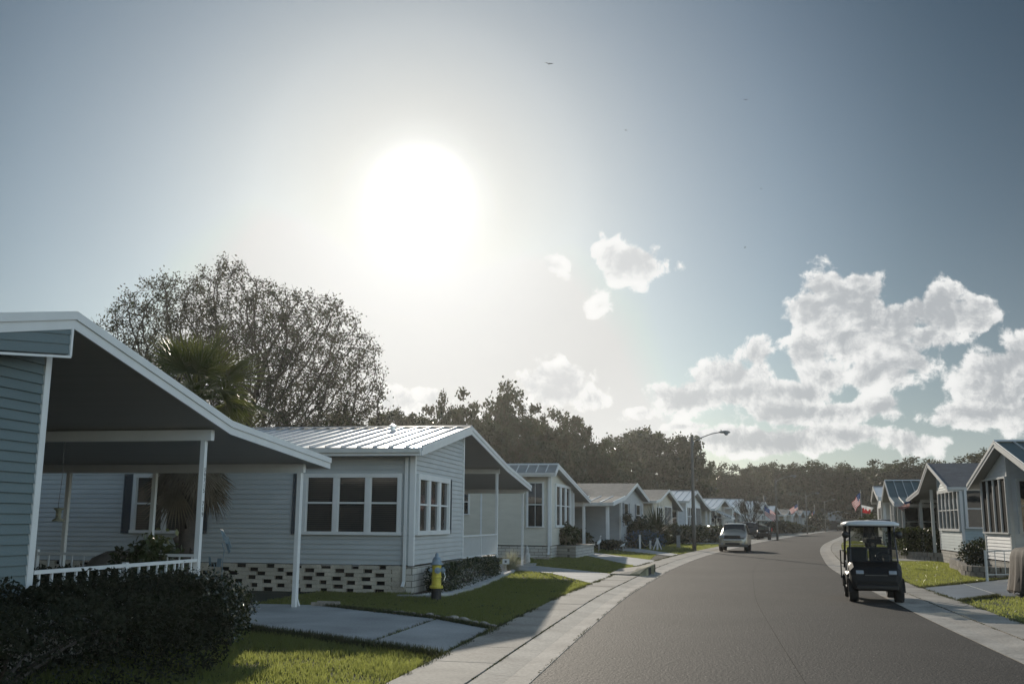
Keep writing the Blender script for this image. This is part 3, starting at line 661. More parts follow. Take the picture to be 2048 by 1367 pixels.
# --- the rest of the row, receding along the bend
far=[((1.4,134),8,[(-.8,3.6),(3.2,3.93),(10.4,5.1),(16.0,4.3)],(0,13.0),'s_cream','whitemetal',.8,'small cream house with striped awnings and a bright metal roof'),
 ((4.6,154),8.5,[(-.5,4.1),(3.6,4.48),(10.7,5.5),(19.9,3.7)],(2.5,13.0),'s_white','whitemetal',.9,'white house with a ribbed metal roof, just behind the parked dark sedan'),
 ((7.68,173),9,[(-.5,4.1),(3.7,4.56),(12.2,5.6),(23.7,3.8)],(2.5,15),'s_blue','whitemetal',1.0,'pale blue house half hidden by a bare crape myrtle'),
 ((10.6,192),9,[(-1,4.3),(1.5,4.65),(8.4,5.75),(15.9,4.3)],(0,12),'s_grey','greenroof',1.0,'grey house with a dark ribbed roof beside the first flag pole'),
 ((13.83,210),9,[(-1,4.0),(2.5,4.29),(7.75,5.33),(23.0,3.5)],(0,13),'s_white','whitemetal',1.2,'white house with a short bright roof behind the second street lamp'),
 ((17.65,228),9,[(-2,3.6),(9.1,4.03),(13.3,4.97),(23.4,3.5)],(7,18),'s_tan','shingle',0,'beige house with a flat brown roof edge above the dark round bush'),
 ((21.12,245),9,[(-3,3.8),(1.9,3.96),(5.8,4.87),(17.3,3.5)],(0,11),'s_white','shingledark',0,'small white gabled house between the beige house and the second flag'),
 ((24.27,262),9,[(-3,3.9),(2,4.1),(9.4,5.13),(17.8,3.5)],(0,14),'s_grey','shingledark',0,'grey gabled house right behind the second flag pole'),
 ((27.74,280),9,[(-1,4.1),(4.7,4.32),(11.6,5.27),(22.9,3.7)],(2,15),'s_white','whitemetal',1.4,'last small house with a bright white roof before the far cross street')]
FARH=[]
for C,th,pf,wl,sd,rf,rb,lb in far:
    h=House(C,th,-1,lb); FARH.append(h)
    build_house(h,wl,14,pf,.5,sd,rf,ov=.8,th=.16,fh=.3,ribs=rb,courses=.3,posts=[(0,pf[-1][0]-.8)],pw=.3,gutter=False)
    a=wl[0]+.8; window(h,'f',0,a,a+3.6,1.4,3.4,cols=3,mull=.3,fr=.16); window(h,'f',0,wl[1]-4.2,wl[1]-.6,1.0,3.4,cols=3,rows=1,pane='screen',mull=.15,fr=.12)
    window(h,'s',wl[0],1.0,3.4,1.4,3.3,cols=2,fr=.14)
# far low building closing the street
HF=House((31.5,300),55,-1,'long low white building with a garage door closing the far end of the street','low_building')
build_house(HF,(0,26),14,[(-1.5,3.3),(9,5.4),(28,3.4)],.3,'s_white','shingledark',ov=.8,th=.2,fh=.35,courses=.35,posts=[],gutter=False,skirt='brick')
window(HF,'f',0,14,15.5,2.0,3.0,fr=.14); mb=MB().use('shutter').box((-.06,6,0),(-.03,10.5,2.6)); HF.part(mb,'garage_door')
# --- right side of the street
R1=House((10.70,38),0,1,'nearest house on the right, grey siding under a gable with tall dark porch screens')
build_house(R1,(0,3.25),14,[(-9.5,3.1),(-4.2,3.40),(-.15,4.67),(3.9,3.30)],.55,'s_white','greenroof',ov=.4,th=.14,fh=.2,ribs=.62,rib='white',courses=.12,posts=[(0,-4.6)],gutter=False,pw=.12)
window(R1,'f',0,-.0,3.22,1.48,3.48,cols=4,rows=1,pane='screen',mull=.07,fr=.07,name='porch_screen')
window(R1,'s',0,.25,3.0,1.5,3.4,cols=2,pane='glass',fr=.09); window(R1,'s',0,4.0,6.0,1.5,3.2,cols=2,fr=.09)
R2=House((11.25,47),3,1,'white trimmed house with a corner sun room and porch behind the clipped hedge')
build_house(R2,(0,5.4),14,[(.0,3.42),(.7,3.60),(4.85,4.72),(8.1,3.55),(12.5,3.15)],.62,'s_teal','shingledark',ov=.5,th=.14,fh=.2,courses=.13,posts=[(0,7.35),(0,10.98)],beams=[(11.0,0,12)],pw=.14,eaves=None,gutter=True)
window(R2,'f',0,.1,5.1,1.5,3.38,cols=5,rows=2,fr=.14,mull=.12); window(R2,'s',0,.14,3.2,1.62,3.34,cols=1,rows=2,fr=.09); window(R2,'s',0,4.2,6.8,1.62,3.34,cols=1,rows=2,fr=.09)
R3=House((11.91,66),6,1,'small house with a curving dark ribbed roof and an open porch hung with a flag')
build_house(R3,(.0,3.0),14,[(-6.9,2.92),(-3.5,3.35),(-.36,4.42),(3.2,3.31)],.5,'s_cream','greenroof',ov=.5,th=.12,fh=.18,ribs=.5,rib='white',courses=.16,posts=[(0,-6.2),(0,-3.2),(2.2,-6.2)],beams=[(-6.2,0,12)],pw=.15,gutter=False)
window(R3,'f',0,.2,1.9,1.6,3.2,cols=3,fr=.08); window(R3,'s',0,.3,2.5,.9,3.0,cols=2,fr=.1); window(R3,'s',0,3.0,6.2,1.3,3.0,cols=2,fr=.1)
R4=House((15.23,90),7,1,'pale house with two short roof ends, farthest of the right hand row')
build_house(R4,(0,8),12,[(-6,3.9),(-4,4.0),(3,5.0),(9,3.9)],.4,'s_white','whitemetal',ov=.5,th=.2,fh=.3,ribs=.8,courses=.2,posts=[(0,-4.5)],pw=.2,gutter=False)
window(R4,'s',0,.8,3.6,1.4,3.2,cols=2,pane='screen'); window(R4,'f',0,1,5,1.2,3.2,cols=3,pane='screen')
# ---------------------------------------------------------------- planting
FW=Vector((-math.sin(R(10.5)),math.cos(R(10.5)),0))
def lump(n, c, r, jitter=.35, shell=.55):
    """points spread towards the surface of an uneven ellipsoid"""
    d=rng.normal(size=(n,3)); d/=np.linalg.norm(d,axis=1)[:,None]
    rad=rng.uniform(shell,1,n)**.6; 
    return np.array(c)+d*rad[:,None]*np.array(r)*(1+rng.normal(0,jitter*.25,(n,1)))
def trunk_mesh(name,parent,h,r,limbs=5,spread=3,seed=1):
    rr=random.Random(seed); mb=MB().use('bark'); mb.smooth=True
    mb.tube([(0,0,-.1),(.1,0,h*.3),(-.1,.1,h*.6),(.1,0,h)],[r*1.3,r,r*.75,r*.3],8)
    for k in range(limbs):
        a=rr.uniform(0,6.28); z=h*rr.uniform(.3,.7); l=spread*rr.uniform(.6,1)
        mb.tube([(0,0,z),(math.cos(a)*l*.4,math.sin(a)*l*.4,z+l*.35),(math.cos(a)*l,math.sin(a)*l,z+l*.8)],[r*.45,r*.3,r*.08],6)
    return mb.build(name,parent)
def dense_tree(name,H_,Wd,n,leafs,seed,ls=.34,label=None,airy=.0,base=.12):
    """crown of leaf clumps gathered in uneven lumps round limbs"""
    global rng
    rng=np.random.default_rng(seed); rr=random.Random(seed)
    root=empty(name,label=label,cat='tree')
    trunk_mesh('trunk',root,H_*.8,H_*.022,7,Wd*.32,seed)
    C=[]; K=rr.randint(15,20)
    for k in range(K):
        t=k/(K-1); z=H_*(base+.14+(.86-base-.14)*t*(rr.uniform(.85,1.1))); 
        w=Wd*.5*math.sin(math.pi*min(.97,.22+.72*z/H_))**.7
        a=k*2.4+rr.uniform(-.5,.5); q=w*rr.uniform(.45,.85); s=Wd*rr.uniform(.13,.21)
        c=(math.cos(a)*q,math.sin(a)*q,min(z,H_-s*.8))
        m=int(n/K)
        # sub clumps
        for j in range(9):
            d=Vector((rr.gauss(0,1),rr.gauss(0,1),rr.gauss(0,.8))).normalized()*s*rr.uniform(.5,1.05)
            C.append(lump(m//9,(c[0]+d.x,c[1]+d.y,c[2]+d.z),(s*.42,s*.42,s*.34),.8,.1))
    C=np.concatenate(C)
    # twigs poking out of the outline
    P=leaves(C,ls,.6)
    quads_obj('crown',P,leafs,rng.integers(0,len(leafs),len(P)),root)
    return root
protoA=dense_tree('oak_tree',11,11,15000,['leaf_tree','leaf_tree','leaf_brown'],11)
protoB=dense_tree('oak_tree',11,9,14000,['leaf_tree','leaf_brown'],12)
protoC=dense_tree('oak_tree',11,10,16000,['leaf_dark','leaf_tree','leaf_tree'],13,ls=.32)
protoD=dense_tree('oak_tree',11,8,9000,['leaf_tree','leaf_brown'],14,ls=.30,base=.2)
def put_tree(proto,used,x,y,h,w,rz,label,group=None,name=None):
    t=proto if not used.get(proto.name) else copy_tree(proto)
    used[proto.name]=1
    t.location=(x,y,0); t.scale=(w/10,w/10,h/11); t.rotation_euler=(0,0,rz); tag(t,label,'tree',group); return t
used={}
G1='leafy trees behind the left row of houses'
def at_px(px,Y): return Y*math.tan(math.atan2(px-1024,2030)-R(10.5))
def ztop(px,py,Y): return 1.8+(1039+(px-1024)*.0074-py)/2030*Y/math.cos(R(10.5))*.985
# column in the view, top row, distance, width, prototype
mid=[(772,830,100,9,protoB,'hazy tree at the right foot of the big bare branched oak'),
 (825,815,104,10,protoC,'bushy tree above the left part of the ribbed metal roof'),
 (880,812,112,9,protoD,'loose crowned tree just left of the roof ridge of the second house'),
 (925,826,104,8,protoB,'low tree behind the roof ridge of the second house'),
 (990,797,118,12,protoA,'tallest tree of the middle tree line, with an uneven crown'),
 (1045,812,126,11,protoD,'tree with feathery top just right of the tallest one'),
 (1095,838,128,10,protoB,'hazy tree above the low cream house roof'),
 (1140,846,148,12,protoA,'hazy rounded tree above the left end of the grey shingle roof'),
 (1190,868,158,12,protoC,'lower tree above the middle of the grey shingle roof'),
 (1232,874,176,13,protoB,'tree left of the dark dense one, above the grey gable'),
 (1287,864,200,20,protoC,'large dark dense tree left of the tall street lamp'),
 (1335,862,205,19,protoC,'dark dense tree right behind the tall street lamp'),
 (1372,900,212,12,protoA,'lower shoulder of dark foliage behind the lamp pole'),
 (955,850,100,8,protoC,'dark tree filling the gap under the tallest crown'),
 (1020,860,105,9,protoA,'low dark tree above the ridge of the cream house'),
 (1075,880,118,9,protoC,'dark low tree between cream house and hazy trees'),
 (1120,890,132,10,protoC,'dark low tree over the cream house carport roof'),
 (1165,905,140,11,protoA,'dark low tree over the grey shingle ridge'),
 (1215,912,165,13,protoC,'second dark low tree over the grey shingle ridge'),
 (1255,905,190,14,protoA,'dark filling tree left below the large dense one'),
 (600,842,100,11,protoC,'low tree under the right side of the big oak'),
 (700,838,100,11,protoA,'low bushy tree under the right edge of the big oak'),
 (320,800,90,12,protoC,'dark low tree beneath the left part of the big oak')]
for i,(px,py,Y,w,p,l) in enumerate(mid): put_tree(p,used,at_px(px,Y),Y,(ztop(px,py,Y)*(1.10 if px<1180 or px>1270 else .99)+.4),w*1.05,i*1.3,l,G1)
# far wood beyond the bend: trees one can still tell apart along its top
G2='trees of the far wood beyond the bend'
top=[(1392,958,14),(1412,948,12),(1432,944,12),(1452,938,12),(1470,934,11),(1490,940,12),(1508,932,11),(1530,934,12),(1549,930,12),(1563,921,9),(1582,932,12),(1602,926,12),(1622,930,12),(1645,932,13),(1668,928,14),(1690,930,13),(1712,932,12),(1722,936,8),(1745,932,14),(1770,927,15),(1797,924,15),(1820,932,14),(1845,930,13),(1872,928,13),(1898,927,12),(1925,922,13),(1958,906,17),(1985,925,14),(2015,930,14)]
ordn=['first','second','third','fourth','fifth','sixth','seventh','eighth','ninth','tenth','eleventh','twelfth','thirteenth','fourteenth','fifteenth','sixteenth','seventeenth','eighteenth','nineteenth','twentieth','twenty first','twenty second','twenty third','twenty fourth','twenty fifth','twenty sixth','twenty seventh','twenty eighth','twenty ninth']
rr=random.Random(4)
for i,(px,py,w) in enumerate(top):
    Y=330+rr.uniform(-20,25)-max(0,px-1750)*.25; k=(px-1400)/2003
    X=Y*(math.tan(math.atan2(px-1024,2030)-R(10.5))); zt=1.8+(1046-py)/2030*Y/math.cos(R(10.5))*.985
    put_tree([protoA,protoB,protoD,protoC][i%4],used,X,Y,zt,w*1.9,i*.9,ordn[i]+' tree from the left along the top of the far wood',G2)
# mass of the wood under those tops
rng=np.random.default_rng(3); C=[]
for k in range(150):
    px=rng.uniform(1380,2060); Y=rng.uniform(296,345)-max(0,px-1750)*.2; X=Y*(math.tan(math.atan2(px-1024,2030)-R(10.5))); hh=rng.uniform(7,13.5)
    C.append(lump(330,(X,Y,hh*.52),(5.2,4,hh*.5),.9,.3))
C=np.concatenate(C); P=leaves(C,1.0,.7)
o=quads_obj('wood',P,['leaf_tree','leaf_brown','leaf_dark'],rng.integers(0,3,len(P))); tag(o,kind='stuff')
# ---- the big bare branched oak: branches grown towards scattered attraction points
def grow_oak():
    rr=random.Random(21); base=Vector((0,0,0))
    pts=[]
    env=[(0,10.4,12.0,(.0,.0,6.6)),]
    while len(pts)<7600:
        x=rr.uniform(-12.4,11); y=rr.uniform(-8,8); z=rr.uniform(2.6,19.5)
        # uneven dome built of several swellings
        ok=False; edge=0
        for cx,cy,cz,a,b,c in ((0,0,7.6,8.6,7.5,9.6),(-1,-1,12.3,3.0,4,7.1),(-5,0,11.6,4.0,5,6.9),(-7.4,0,11,3,4,6),(-9,0,10,2.6,3,4.6),(4,0,11,4.4,5,6.0),(6.2,0,9.5,3,4,5.6),(1.6,0,13,3,4,4.8),(-10,0,8,2,3,3.5)):
            q=((x-cx)/a)**2+((y-cy)/b)**2+((z-cz)/c)**2
            if q<1: ok=True; edge=max(edge,1-q)
        if not ok or (z<4.5 and abs(x)<5): continue
        if edge>.55 and rr.random()<.3: continue
        pts.append(Vector((x,y,z)))
    nodes=[Vector((1.6,0,0)),Vector((1.5,0,1.2)),Vector((1.3,0,2.4))]; par=[-1,0,1]
    limb=[(-4,1,4.5),(3.5,-1,4.3),(0,2,6),(5,2,3.6),(-2,-2,5.5),(-6.5,0,5),(1,-1,6.5)]
    for l in limb:
        p=2; a=nodes[2]; b=Vector(l)
        for k in range(1,5):
            t=k/4; q=a.lerp(b,t)+Vector((rr.uniform(-.15,.15),rr.uniform(-.15,.15),math.sin(t*3.14)*.3)); nodes.append(q); par.append(p); p=len(nodes)-1
    D_=.36; alive=pts; kc={}
    for it in range(70):
        kd=kdtree.KDTree(len(nodes)); [kd.insert(n,i) for i,n in enumerate(nodes)]; kd.balance()
        acc={}
        nxt=[]
        for p in alive:
            co_,i,d=kd.find(p)
            if d<.46: continue
            nxt.append(p)
            if d<7: acc.setdefault(i,[]).append((p-nodes[i]).normalized())
        alive=nxt
        if not acc: break
        for i,ds in acc.items():
            v=Vector((0,0,0))
            for d in ds: v+=d
            if v.length<.35 or kc.get(i,0)>3: continue
            kc[i]=kc.get(i,0)+1
            v=v.normalized()+Vector((rr.uniform(-.22,.22),rr.uniform(-.22,.22),rr.uniform(-.12,.2)))
            nodes.append(nodes[i]+v.normalized()*D_); par.append(i)
        if len(nodes)>24000: break
    n=len(nodes); w=[0.0]*n; kids=[0]*n
    for i in range(n-1,0,-1):
        if kids[i]==0: w[i]=.0145**2.3
        w[par[i]]+=w[i]; kids[par[i]]+=1
    return nodes,par,[x**(1/2.3) for x in w],kids
nodes,par,wr,kids=grow_oak()
oak=empty('oak_tree',(-30.6,62,0),0,'huge spreading oak with bare looking branches and thin foliage, left of the sun','tree')
oak.scale=(1.09,1,1); oak.location.x+=.75
mb=MB().use('bark'); mb.smooth=True; thin=[]
for i in range(1,len(nodes)):
    r1=min(wr[i],.42); r0=min(wr[par[i]],.55); r0=min(r0,r1*1.5)
    a,b=nodes[par[i]],nodes[i]; ns=6 if r1>.06 else (4 if r1>.025 else 3)
    mb.tube([a,b],[max(r0*1.25,.022),max(r1*1.25,.018)],ns,caps=False)
rr=random.Random(5)
for i in range(1,len(nodes)):
    if wr[i]<.05 :
        for _ in range(2):
            d=(nodes[i]-nodes[par[i]]).normalized()+Vector((rr.gauss(0,.6),rr.gauss(0,.6),rr.gauss(.1,.6))); l=rr.uniform(.25,.7); q=nodes[i]+d.normalized()*l
            mb.tube([nodes[i],q],[.014,.006],3,caps=False)
mb.build('trunk',oak,fixn=False)
rng=np.random.default_rng(8)
tips=np.array([nodes[i] for i in range(len(nodes)) if wr[i]<.036])
sel=tips[rng.integers(0,len(tips),34000)]+rng.normal(0,.16,(34000,3)); 
tw=np.array([nodes[i] for i in range(len(nodes)) if kids[i]==0]); tw2=tw[rng.integers(0,len(tw),44000)]+rng.normal(0,.26,(44000,3))
P=leaves(np.concatenate([sel,tw2]),.17,.55); quads_obj('crown',P,['leaf_oak','leaf_tree'],rng.integers(0,2,len(P)),oak)
print('oak nodes',len(nodes))
# ---- fan palm between the first two houses
def fan(mbk, c, d, size, droop, nb=26, spread=2.3, w=.035):
    """a fan of pleated blades at the end of a stalk; c hub point, d outward direction"""
    d=Vector(d).normalized(); s=d.cross(Vector((0,0,1))).normalized(); up=s.cross(d); ro=random.uniform(-.9,.9); s,up=s*math.cos(ro)+up*math.sin(ro),up*math.cos(ro)-s*math.sin(ro)
    for k in range(nb):
        t=(k/(nb-1)-.5)*spread*1.25
        dr=(d*math.cos(t)+s*math.sin(t)).normalized(); L_=size*(1-.18*abs(t))*random.uniform(.9,1.06)
        sd=dr.cross(up).normalized(); pts=[]
        p=Vector(c); segs=4
        for j in range(segs+1):
            q=j/segs; ww=w*(.35+1.1*q if q<.45 else .85*(1-q)*1.75+.02)
            pos=Vector(c)+dr*L_*q+Vector((0,0,-1))*droop*L_*q*q*q+up*.03*math.sin(k*3.1)
            pts.append((pos-sd*ww,pos+up*ww*.6,pos+sd*ww))
        for a,b in zip(pts,pts[1:]):
            mbk.quad(a[0],a[1],b[1],b[0]); mbk.quad(a[1],a[2],b[2],b[1])
palm=empty('fan_palm',(-12.15,22.7,0),0,'fan palm with a skirt of dead fronds, rising beside the nearest carport roof','palm')
random.seed(31)
mb=MB().use('bark'); mb.smooth=True; mb.tube([(0,0,-.1),(.02,0,1.2),(.0,.03,2.6),(.05,0,4.1)],[.30,.24,.23,.26],12)
for k in range(26):
    z=.3+k*.14; a=k*2.4; mb.cbox((math.cos(a)*.24,math.sin(a)*.24,z),(.14,.05,.22),rz=a,ry=.5)
mb.build('trunk',palm)
cr=MB().use('palm_leaf'); 
for k in range(34):
    a=k*2.39996+.3; e=R(-32+112*((k*7)%34)/34); hub=Vector((.05,0,4.7)); d=Vector((math.cos(a)*math.cos(e),math.sin(a)*math.cos(e),math.sin(e)))
    L_=random.uniform(.7,1.05); tip=hub+d*L_+Vector((0,0,-.12*L_))
    cr.tube([hub,hub+d*L_*.5+Vector((0,0,.05)),tip],[.03,.022,.014],5,caps=False)
    fan(cr,tip,(d+Vector((0,0,-.12 if e>0 else -.35))).normalized(),random.uniform(1.15,1.4),.12 if e>.3 else .3)
cr.build('crown',palm,fixn=False)
sk=MB().use('palm_dead')
for k in range(38):
    a=k*2.39996; z=3.9-.9*((k*5)%38)/38; hub=Vector((math.cos(a)*.25,math.sin(a)*.25,z)); d=Vector((math.cos(a)*.42,math.sin(a)*.42,-1)).normalized()
    tip=hub+d*.55; sk.tube([hub,tip],[.02,.012],4,caps=False); fan(sk,tip,d,random.uniform(.8,1.15),.05,nb=18,spread=1.3,w=.026)
sk.build('dead_fronds',palm,fixn=False)
# ---- shrubs
def shrub(name,label,cat,loc,r,n,ls,mats_,group=None,seed=1,flat=.0,sub=9,up=.3,stem=True,box=False,parent_rz=0,extra=None):
    global rng
    rng=np.random.default_rng(seed); rr=random.Random(seed)
    root=empty(name,loc,parent_rz,label,cat,group); C=[]
    rx,ry,rz=r
    if box:
        m=n; u=rng.uniform(-1,1,(m,3)); q=rng.integers(0,8,m); u[:,2]=(u[:,2]+1)/2
        dpt=1-rng.uniform(0,1,m)**2*.35
        top=q<3; xs=(q>=3)&(q<5); ys_=(q>=5)
        u[top,2]=1-(1-dpt[top])*.6; u[xs,0]=np.sign(u[xs,0])*dpt[xs]; u[ys_,1]=np.sign(u[ys_,1])*dpt[ys_]
        rad=np.maximum(np.abs(u[:,0])**7+np.abs(u[:,1])**7+np.abs(u[:,2])**7,1.0)**(1/7); u/=rad[:,None]
        bumpy=1+.07*np.sin(u[:,0]*rx*5+seed)*np.sin(u[:,1]*ry*4.3+1)+.05*np.sin(u[:,1]*ry*11+u[:,2]*7)+.04*np.sin(u[:,0]*rx*12+u[:,1]*ry*9)
        C=[u*np.array([rx,ry,rz])*bumpy[:,None]+rng.normal(0,.02,(m,3))]; sub=0
    for k in range(sub):
        if box:
            x=rr.uniform(-1,1)*rx*.86; y=rr.uniform(-1,1)*ry*.8; z=rr.uniform(.15,.82)*rz*(1)
            c=(x,y,z); s=(rx*.30 if rx<ry*1.5 else ry*.55, min(ry*.5,rx*.5), rz*.24)
        else:
            a=k*2.4; q=math.sqrt((k+.5)/sub)*.7; c=(math.cos(a)*q*rx,math.sin(a)*q*ry,rz*(.62-.42*q*q)*rr.uniform(.75,1.1)); s=(rx*.40,ry*.40,rz*.34)
        C.append(lump(n//sub,c,s,.6,.55))
    C=np.concatenate(C); C=C[C[:,2]>.03]
    if False: C[:,0]=np.clip(C[:,0],-rx*rng.uniform(.93,1.05,len(C)),rx*rng.uniform(.93,1.05,len(C))); C[:,1]=np.clip(C[:,1],-ry*rng.uniform(.93,1.06,len(C)),ry*rng.uniform(.93,1.06,len(C))); C[:,2]=np.minimum(C[:,2],rz*rng.uniform(.94,1.05,len(C)))
    P=leaves(C,ls,.55,up=up); idx=rng.integers(0,len(mats_),len(P)) if not extra else (rng.random(len(P))<extra).astype(int)*(len(mats_)-1)
    quads_obj('foliage',P,mats_,idx,root)
    if stem:
        mb=MB().use('bark')
        for k in range(7):
            a=k*2.4; mb.tube([(math.cos(a)*.06,math.sin(a)*.06,0),(math.cos(a)*rx*.35,math.sin(a)*ry*.35,rz*.45),(math.cos(a)*rx*.6,math.sin(a)*ry*.6,rz*.7)],[.025,.018,.006],5)
        mb.build('stems',root)
    return root
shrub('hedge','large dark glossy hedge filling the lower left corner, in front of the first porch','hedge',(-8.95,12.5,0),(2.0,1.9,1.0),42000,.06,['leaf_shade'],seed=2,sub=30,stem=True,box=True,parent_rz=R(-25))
shrub('bush','rounded glossy bush with sunlit tips at the right end of the dark hedge','bush',(-7.3,13.8,0),(1.0,1.2,1.18),34000,.05,['leaf_dark'],seed=3,sub=16)
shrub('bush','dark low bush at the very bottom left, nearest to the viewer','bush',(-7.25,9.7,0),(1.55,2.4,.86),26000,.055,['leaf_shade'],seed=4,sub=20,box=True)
shrub('leafy_plant','tall leafy plant beside the carport post, in front of the palm trunk','plant',(-9.9,17.2,0),(.62,.6,1.62),2600,.13,['leaf_hedge'],seed=5,sub=12)
shrub('leafy_plant','slender dark plant poking above the nearest porch railing','plant',(-9.15,14.9,0),(.28,.28,1.42),900,.11,['leaf_dark'],seed=6,sub=7)
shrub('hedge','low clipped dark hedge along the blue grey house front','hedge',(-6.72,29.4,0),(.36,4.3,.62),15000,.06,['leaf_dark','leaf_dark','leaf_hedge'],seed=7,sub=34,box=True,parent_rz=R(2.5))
shrub('shrub','leafy shrub growing in the pale block planter of the cream house','shrub',(-7.0,53.6,.45),(.75,1.5,1.35),5200,.14,['leaf_brown','leaf_hedge'],seed=8,sub=14)
shrub('shrub','brownish shrub beneath the cream house carport post','shrub',(-8.6,60.5,0),(1.3,1.5,1.4),4200,.17,['leaf_brown','leaf_tree'],seed=9,sub=14)
shrub('shrub','feathery rust coloured shrub by the grey house carport wall','shrub',(-7.7,63.5,0),(1.2,1.4,1.5),3600,.18,['leaf_brown'],seed=10,sub=12)
shrub('shrub','low dark shrub at the foot of the white post with the hanging lamp','shrub',(-5.6,65.5,0),(1.1,.9,.75),2400,.14,['leaf_dark'],seed=11,sub=10)
shrub('flowering_bush','wide bush with blue flowers behind the chain fence','bush',(-3.8,71.5,0),(1.5,1.6,1.35),5600,.15,['leaf_tree','blueflower'],seed=12,sub=16)
shrub('shrub','tall dark shrub against the grey house front windows','shrub',(-4.3,75.6,0),(1.3,1.4,2.3),4600,.2,['leaf_dark','leaf_tree'],seed=13,sub=16)
shrub('shrub','yellowish leafy shrub right of the chain fence','shrub',(-2.9,80.0,0),(.9,1.1,1.7),2600,.2,['leaf_hedge','leaf_brown'],seed=14,sub=12)
shrub('bush','big dark round bush left of the tall street lamp','bush',(-2.3,86,0),(1.8,2.0,1.7),6000,.2,['leaf_dark'],seed=15,sub=16)
shrub('bush','bright flecked dark bush below the white house screens','bush',(-1.0,93,0),(1.9,2.2,1.75),6000,.22,['leaf_dark','leaf_hedge'],seed=16,sub=16)
shrub('hedge','long dark hedge between the street lamp and the silver car','hedge',(.9,100,0),(1.4,5.0,1.35),6000,.24,['leaf_dark'],seed=17,sub=20,box=True,parent_rz=R(-12))
shrub('bush','dark rounded bush just behind the silver car roof','bush',(.4,103.5,0),(1.7,1.5,1.8),3400,.24,['leaf_dark'],seed=18,sub=12)
shrub('bush','very dark round bush near the middle of the far left row','bush',(13.9,186,0),(3.0,3,2.5),4600,.4,['leaf_dark'],seed=19,sub=14)
shrub('bush','smaller round dark bush just right of the very dark one','bush',(16.7,193,0),(2.1,2.4,2.1),2600,.4,['leaf_dark'],seed=20,sub=12)
shrub('bush','low dark bush at the foot of the third street lamp','bush',(20.2,208,0),(2.8,3,1.7),3000,.42,['leaf_dark'],seed=21,sub=12)
shrub('bush','tall pale tipped bush beside the third flag pole','bush',(27.4,250,0),(2.7,3,4.5),4200,.55,['leaf_dark','leaf_dark','redflower'],seed=22,sub=14,extra=.05)
shrub('bush','dark clump at the far end by the low white building','bush',(44.5,300,0),(6,4,3.2),3600,.6,['leaf_dark','leaf_brown'],seed=23,sub=14)
# right side planting
shrub('hedge','clipped square hedge with sunlit glossy leaves behind the block wall','hedge',(11.5,57.3,.2),(1.1,2.1,1.30),12000,.11,['leaf_hedge','leaf_dark'],seed=24,sub=26,box=True,parent_rz=R(-4))
shrub('hedge','narrow clipped hedge section at the far end of the block wall','hedge',(12.0,63.2,.2),(.95,1.7,1.15),6400,.12,['leaf_hedge','leaf_dark'],seed=25,sub=16,box=True,parent_rz=R(-4))
shrub('bush','dark bush with pale flowers beside the right hand railing','bush',(11.0,42.6,.1),(1.0,1.3,1.35),6500,.1,['leaf_dark','redflower'],seed=26,sub=12,extra=.02)
shrub('bush','dark bush behind the right hand railing balusters','bush',(11.5,38.3,.1),(.75,2.2,1.15),6500,.1,['leaf_dark','leaf_hedge','redflower'],seed=27,sub=12,extra=.012)
shrub('flowering_plant','thin plant with pale blossoms above the clipped hedge','plant',(12.0,66.5,.2),(.5,.6,2.05),700,.13,['leaf_hedge','redflower'],seed=28,sub=8)
shrub('shrub','yellow green shrub beneath the large flag on the right','shrub',(16.2,102,0),(1.6,1.6,3.1),2600,.24,['leaf_brown','leaf_hedge'],seed=29,sub=12)
# spiky grass tuft and small cabbage palm, crape myrtle
def tuft(name,label,loc,n,h,w,m,spread=1.0,seed=1):
    rr=random.Random(seed); root=empty(name,loc,0,label,'plant'); mb=MB().use(m)
    for k in range(n):
        a=rr.uniform(0,6.28); e=rr.uniform(.15,1.0)*spread; L_=h*rr.uniform(.7,1.15); p0=Vector((rr.gauss(0,.05),rr.gauss(0,.05),0)); sd=Vector((-math.sin(a),math.cos(a),0))
        pr=None
        for j in range(5):
            t=j/4; x=L_*math.sin(e)*t*1.05; z=L_*math.cos(e)*t-.35*L_*e*t*t; ww=w*(1-t)*.5+.002
            p=p0+Vector((math.cos(a)*x,math.sin(a)*x,max(z,.01))); c=(p-sd*ww,p+sd*ww)
            if pr: mb.quad(pr[0],pr[1],c[1],c[0])
            pr=c
    mb.build('blades',root,fixn=False); return root
tuft('spiky_grass','pale spiky ornamental grass at the end of the low clipped hedge',(-6.75,36.6,0),420,.85,.022,'straw',1.15,3)
tuft('spiky_palm','small spiky palm in front of the grey house windows',(-3.2,78.0,.9),260,2.6,.09,'leaf_tree',1.25,5)
def bare_shrub():
    root=empty('crape_myrtle',(7.0,146,0),0,'bare vase shaped crape myrtle beside the second golf cart','small tree'); rr=random.Random(2); mb=MB().use('bark')
    def br(p,d,l,r,k):
        q=p+d*l; mb.tube([p,q],[r,r*.7],4,caps=False)
        if k: 
            for _ in range(3 if k>1 else 2): br(q,(d+Vector((rr.gauss(0,.28),rr.gauss(0,.28),.1))).normalized(),l*.78,r*.62,k-1)
    for a in range(9): br(Vector((0,0,0)),Vector((math.cos(a*.7)*.3,math.sin(a*.7)*.3,1)).normalized(),1.9,.07,3)
    mb.build('branches',root,fixn=False)
bare_shrub()
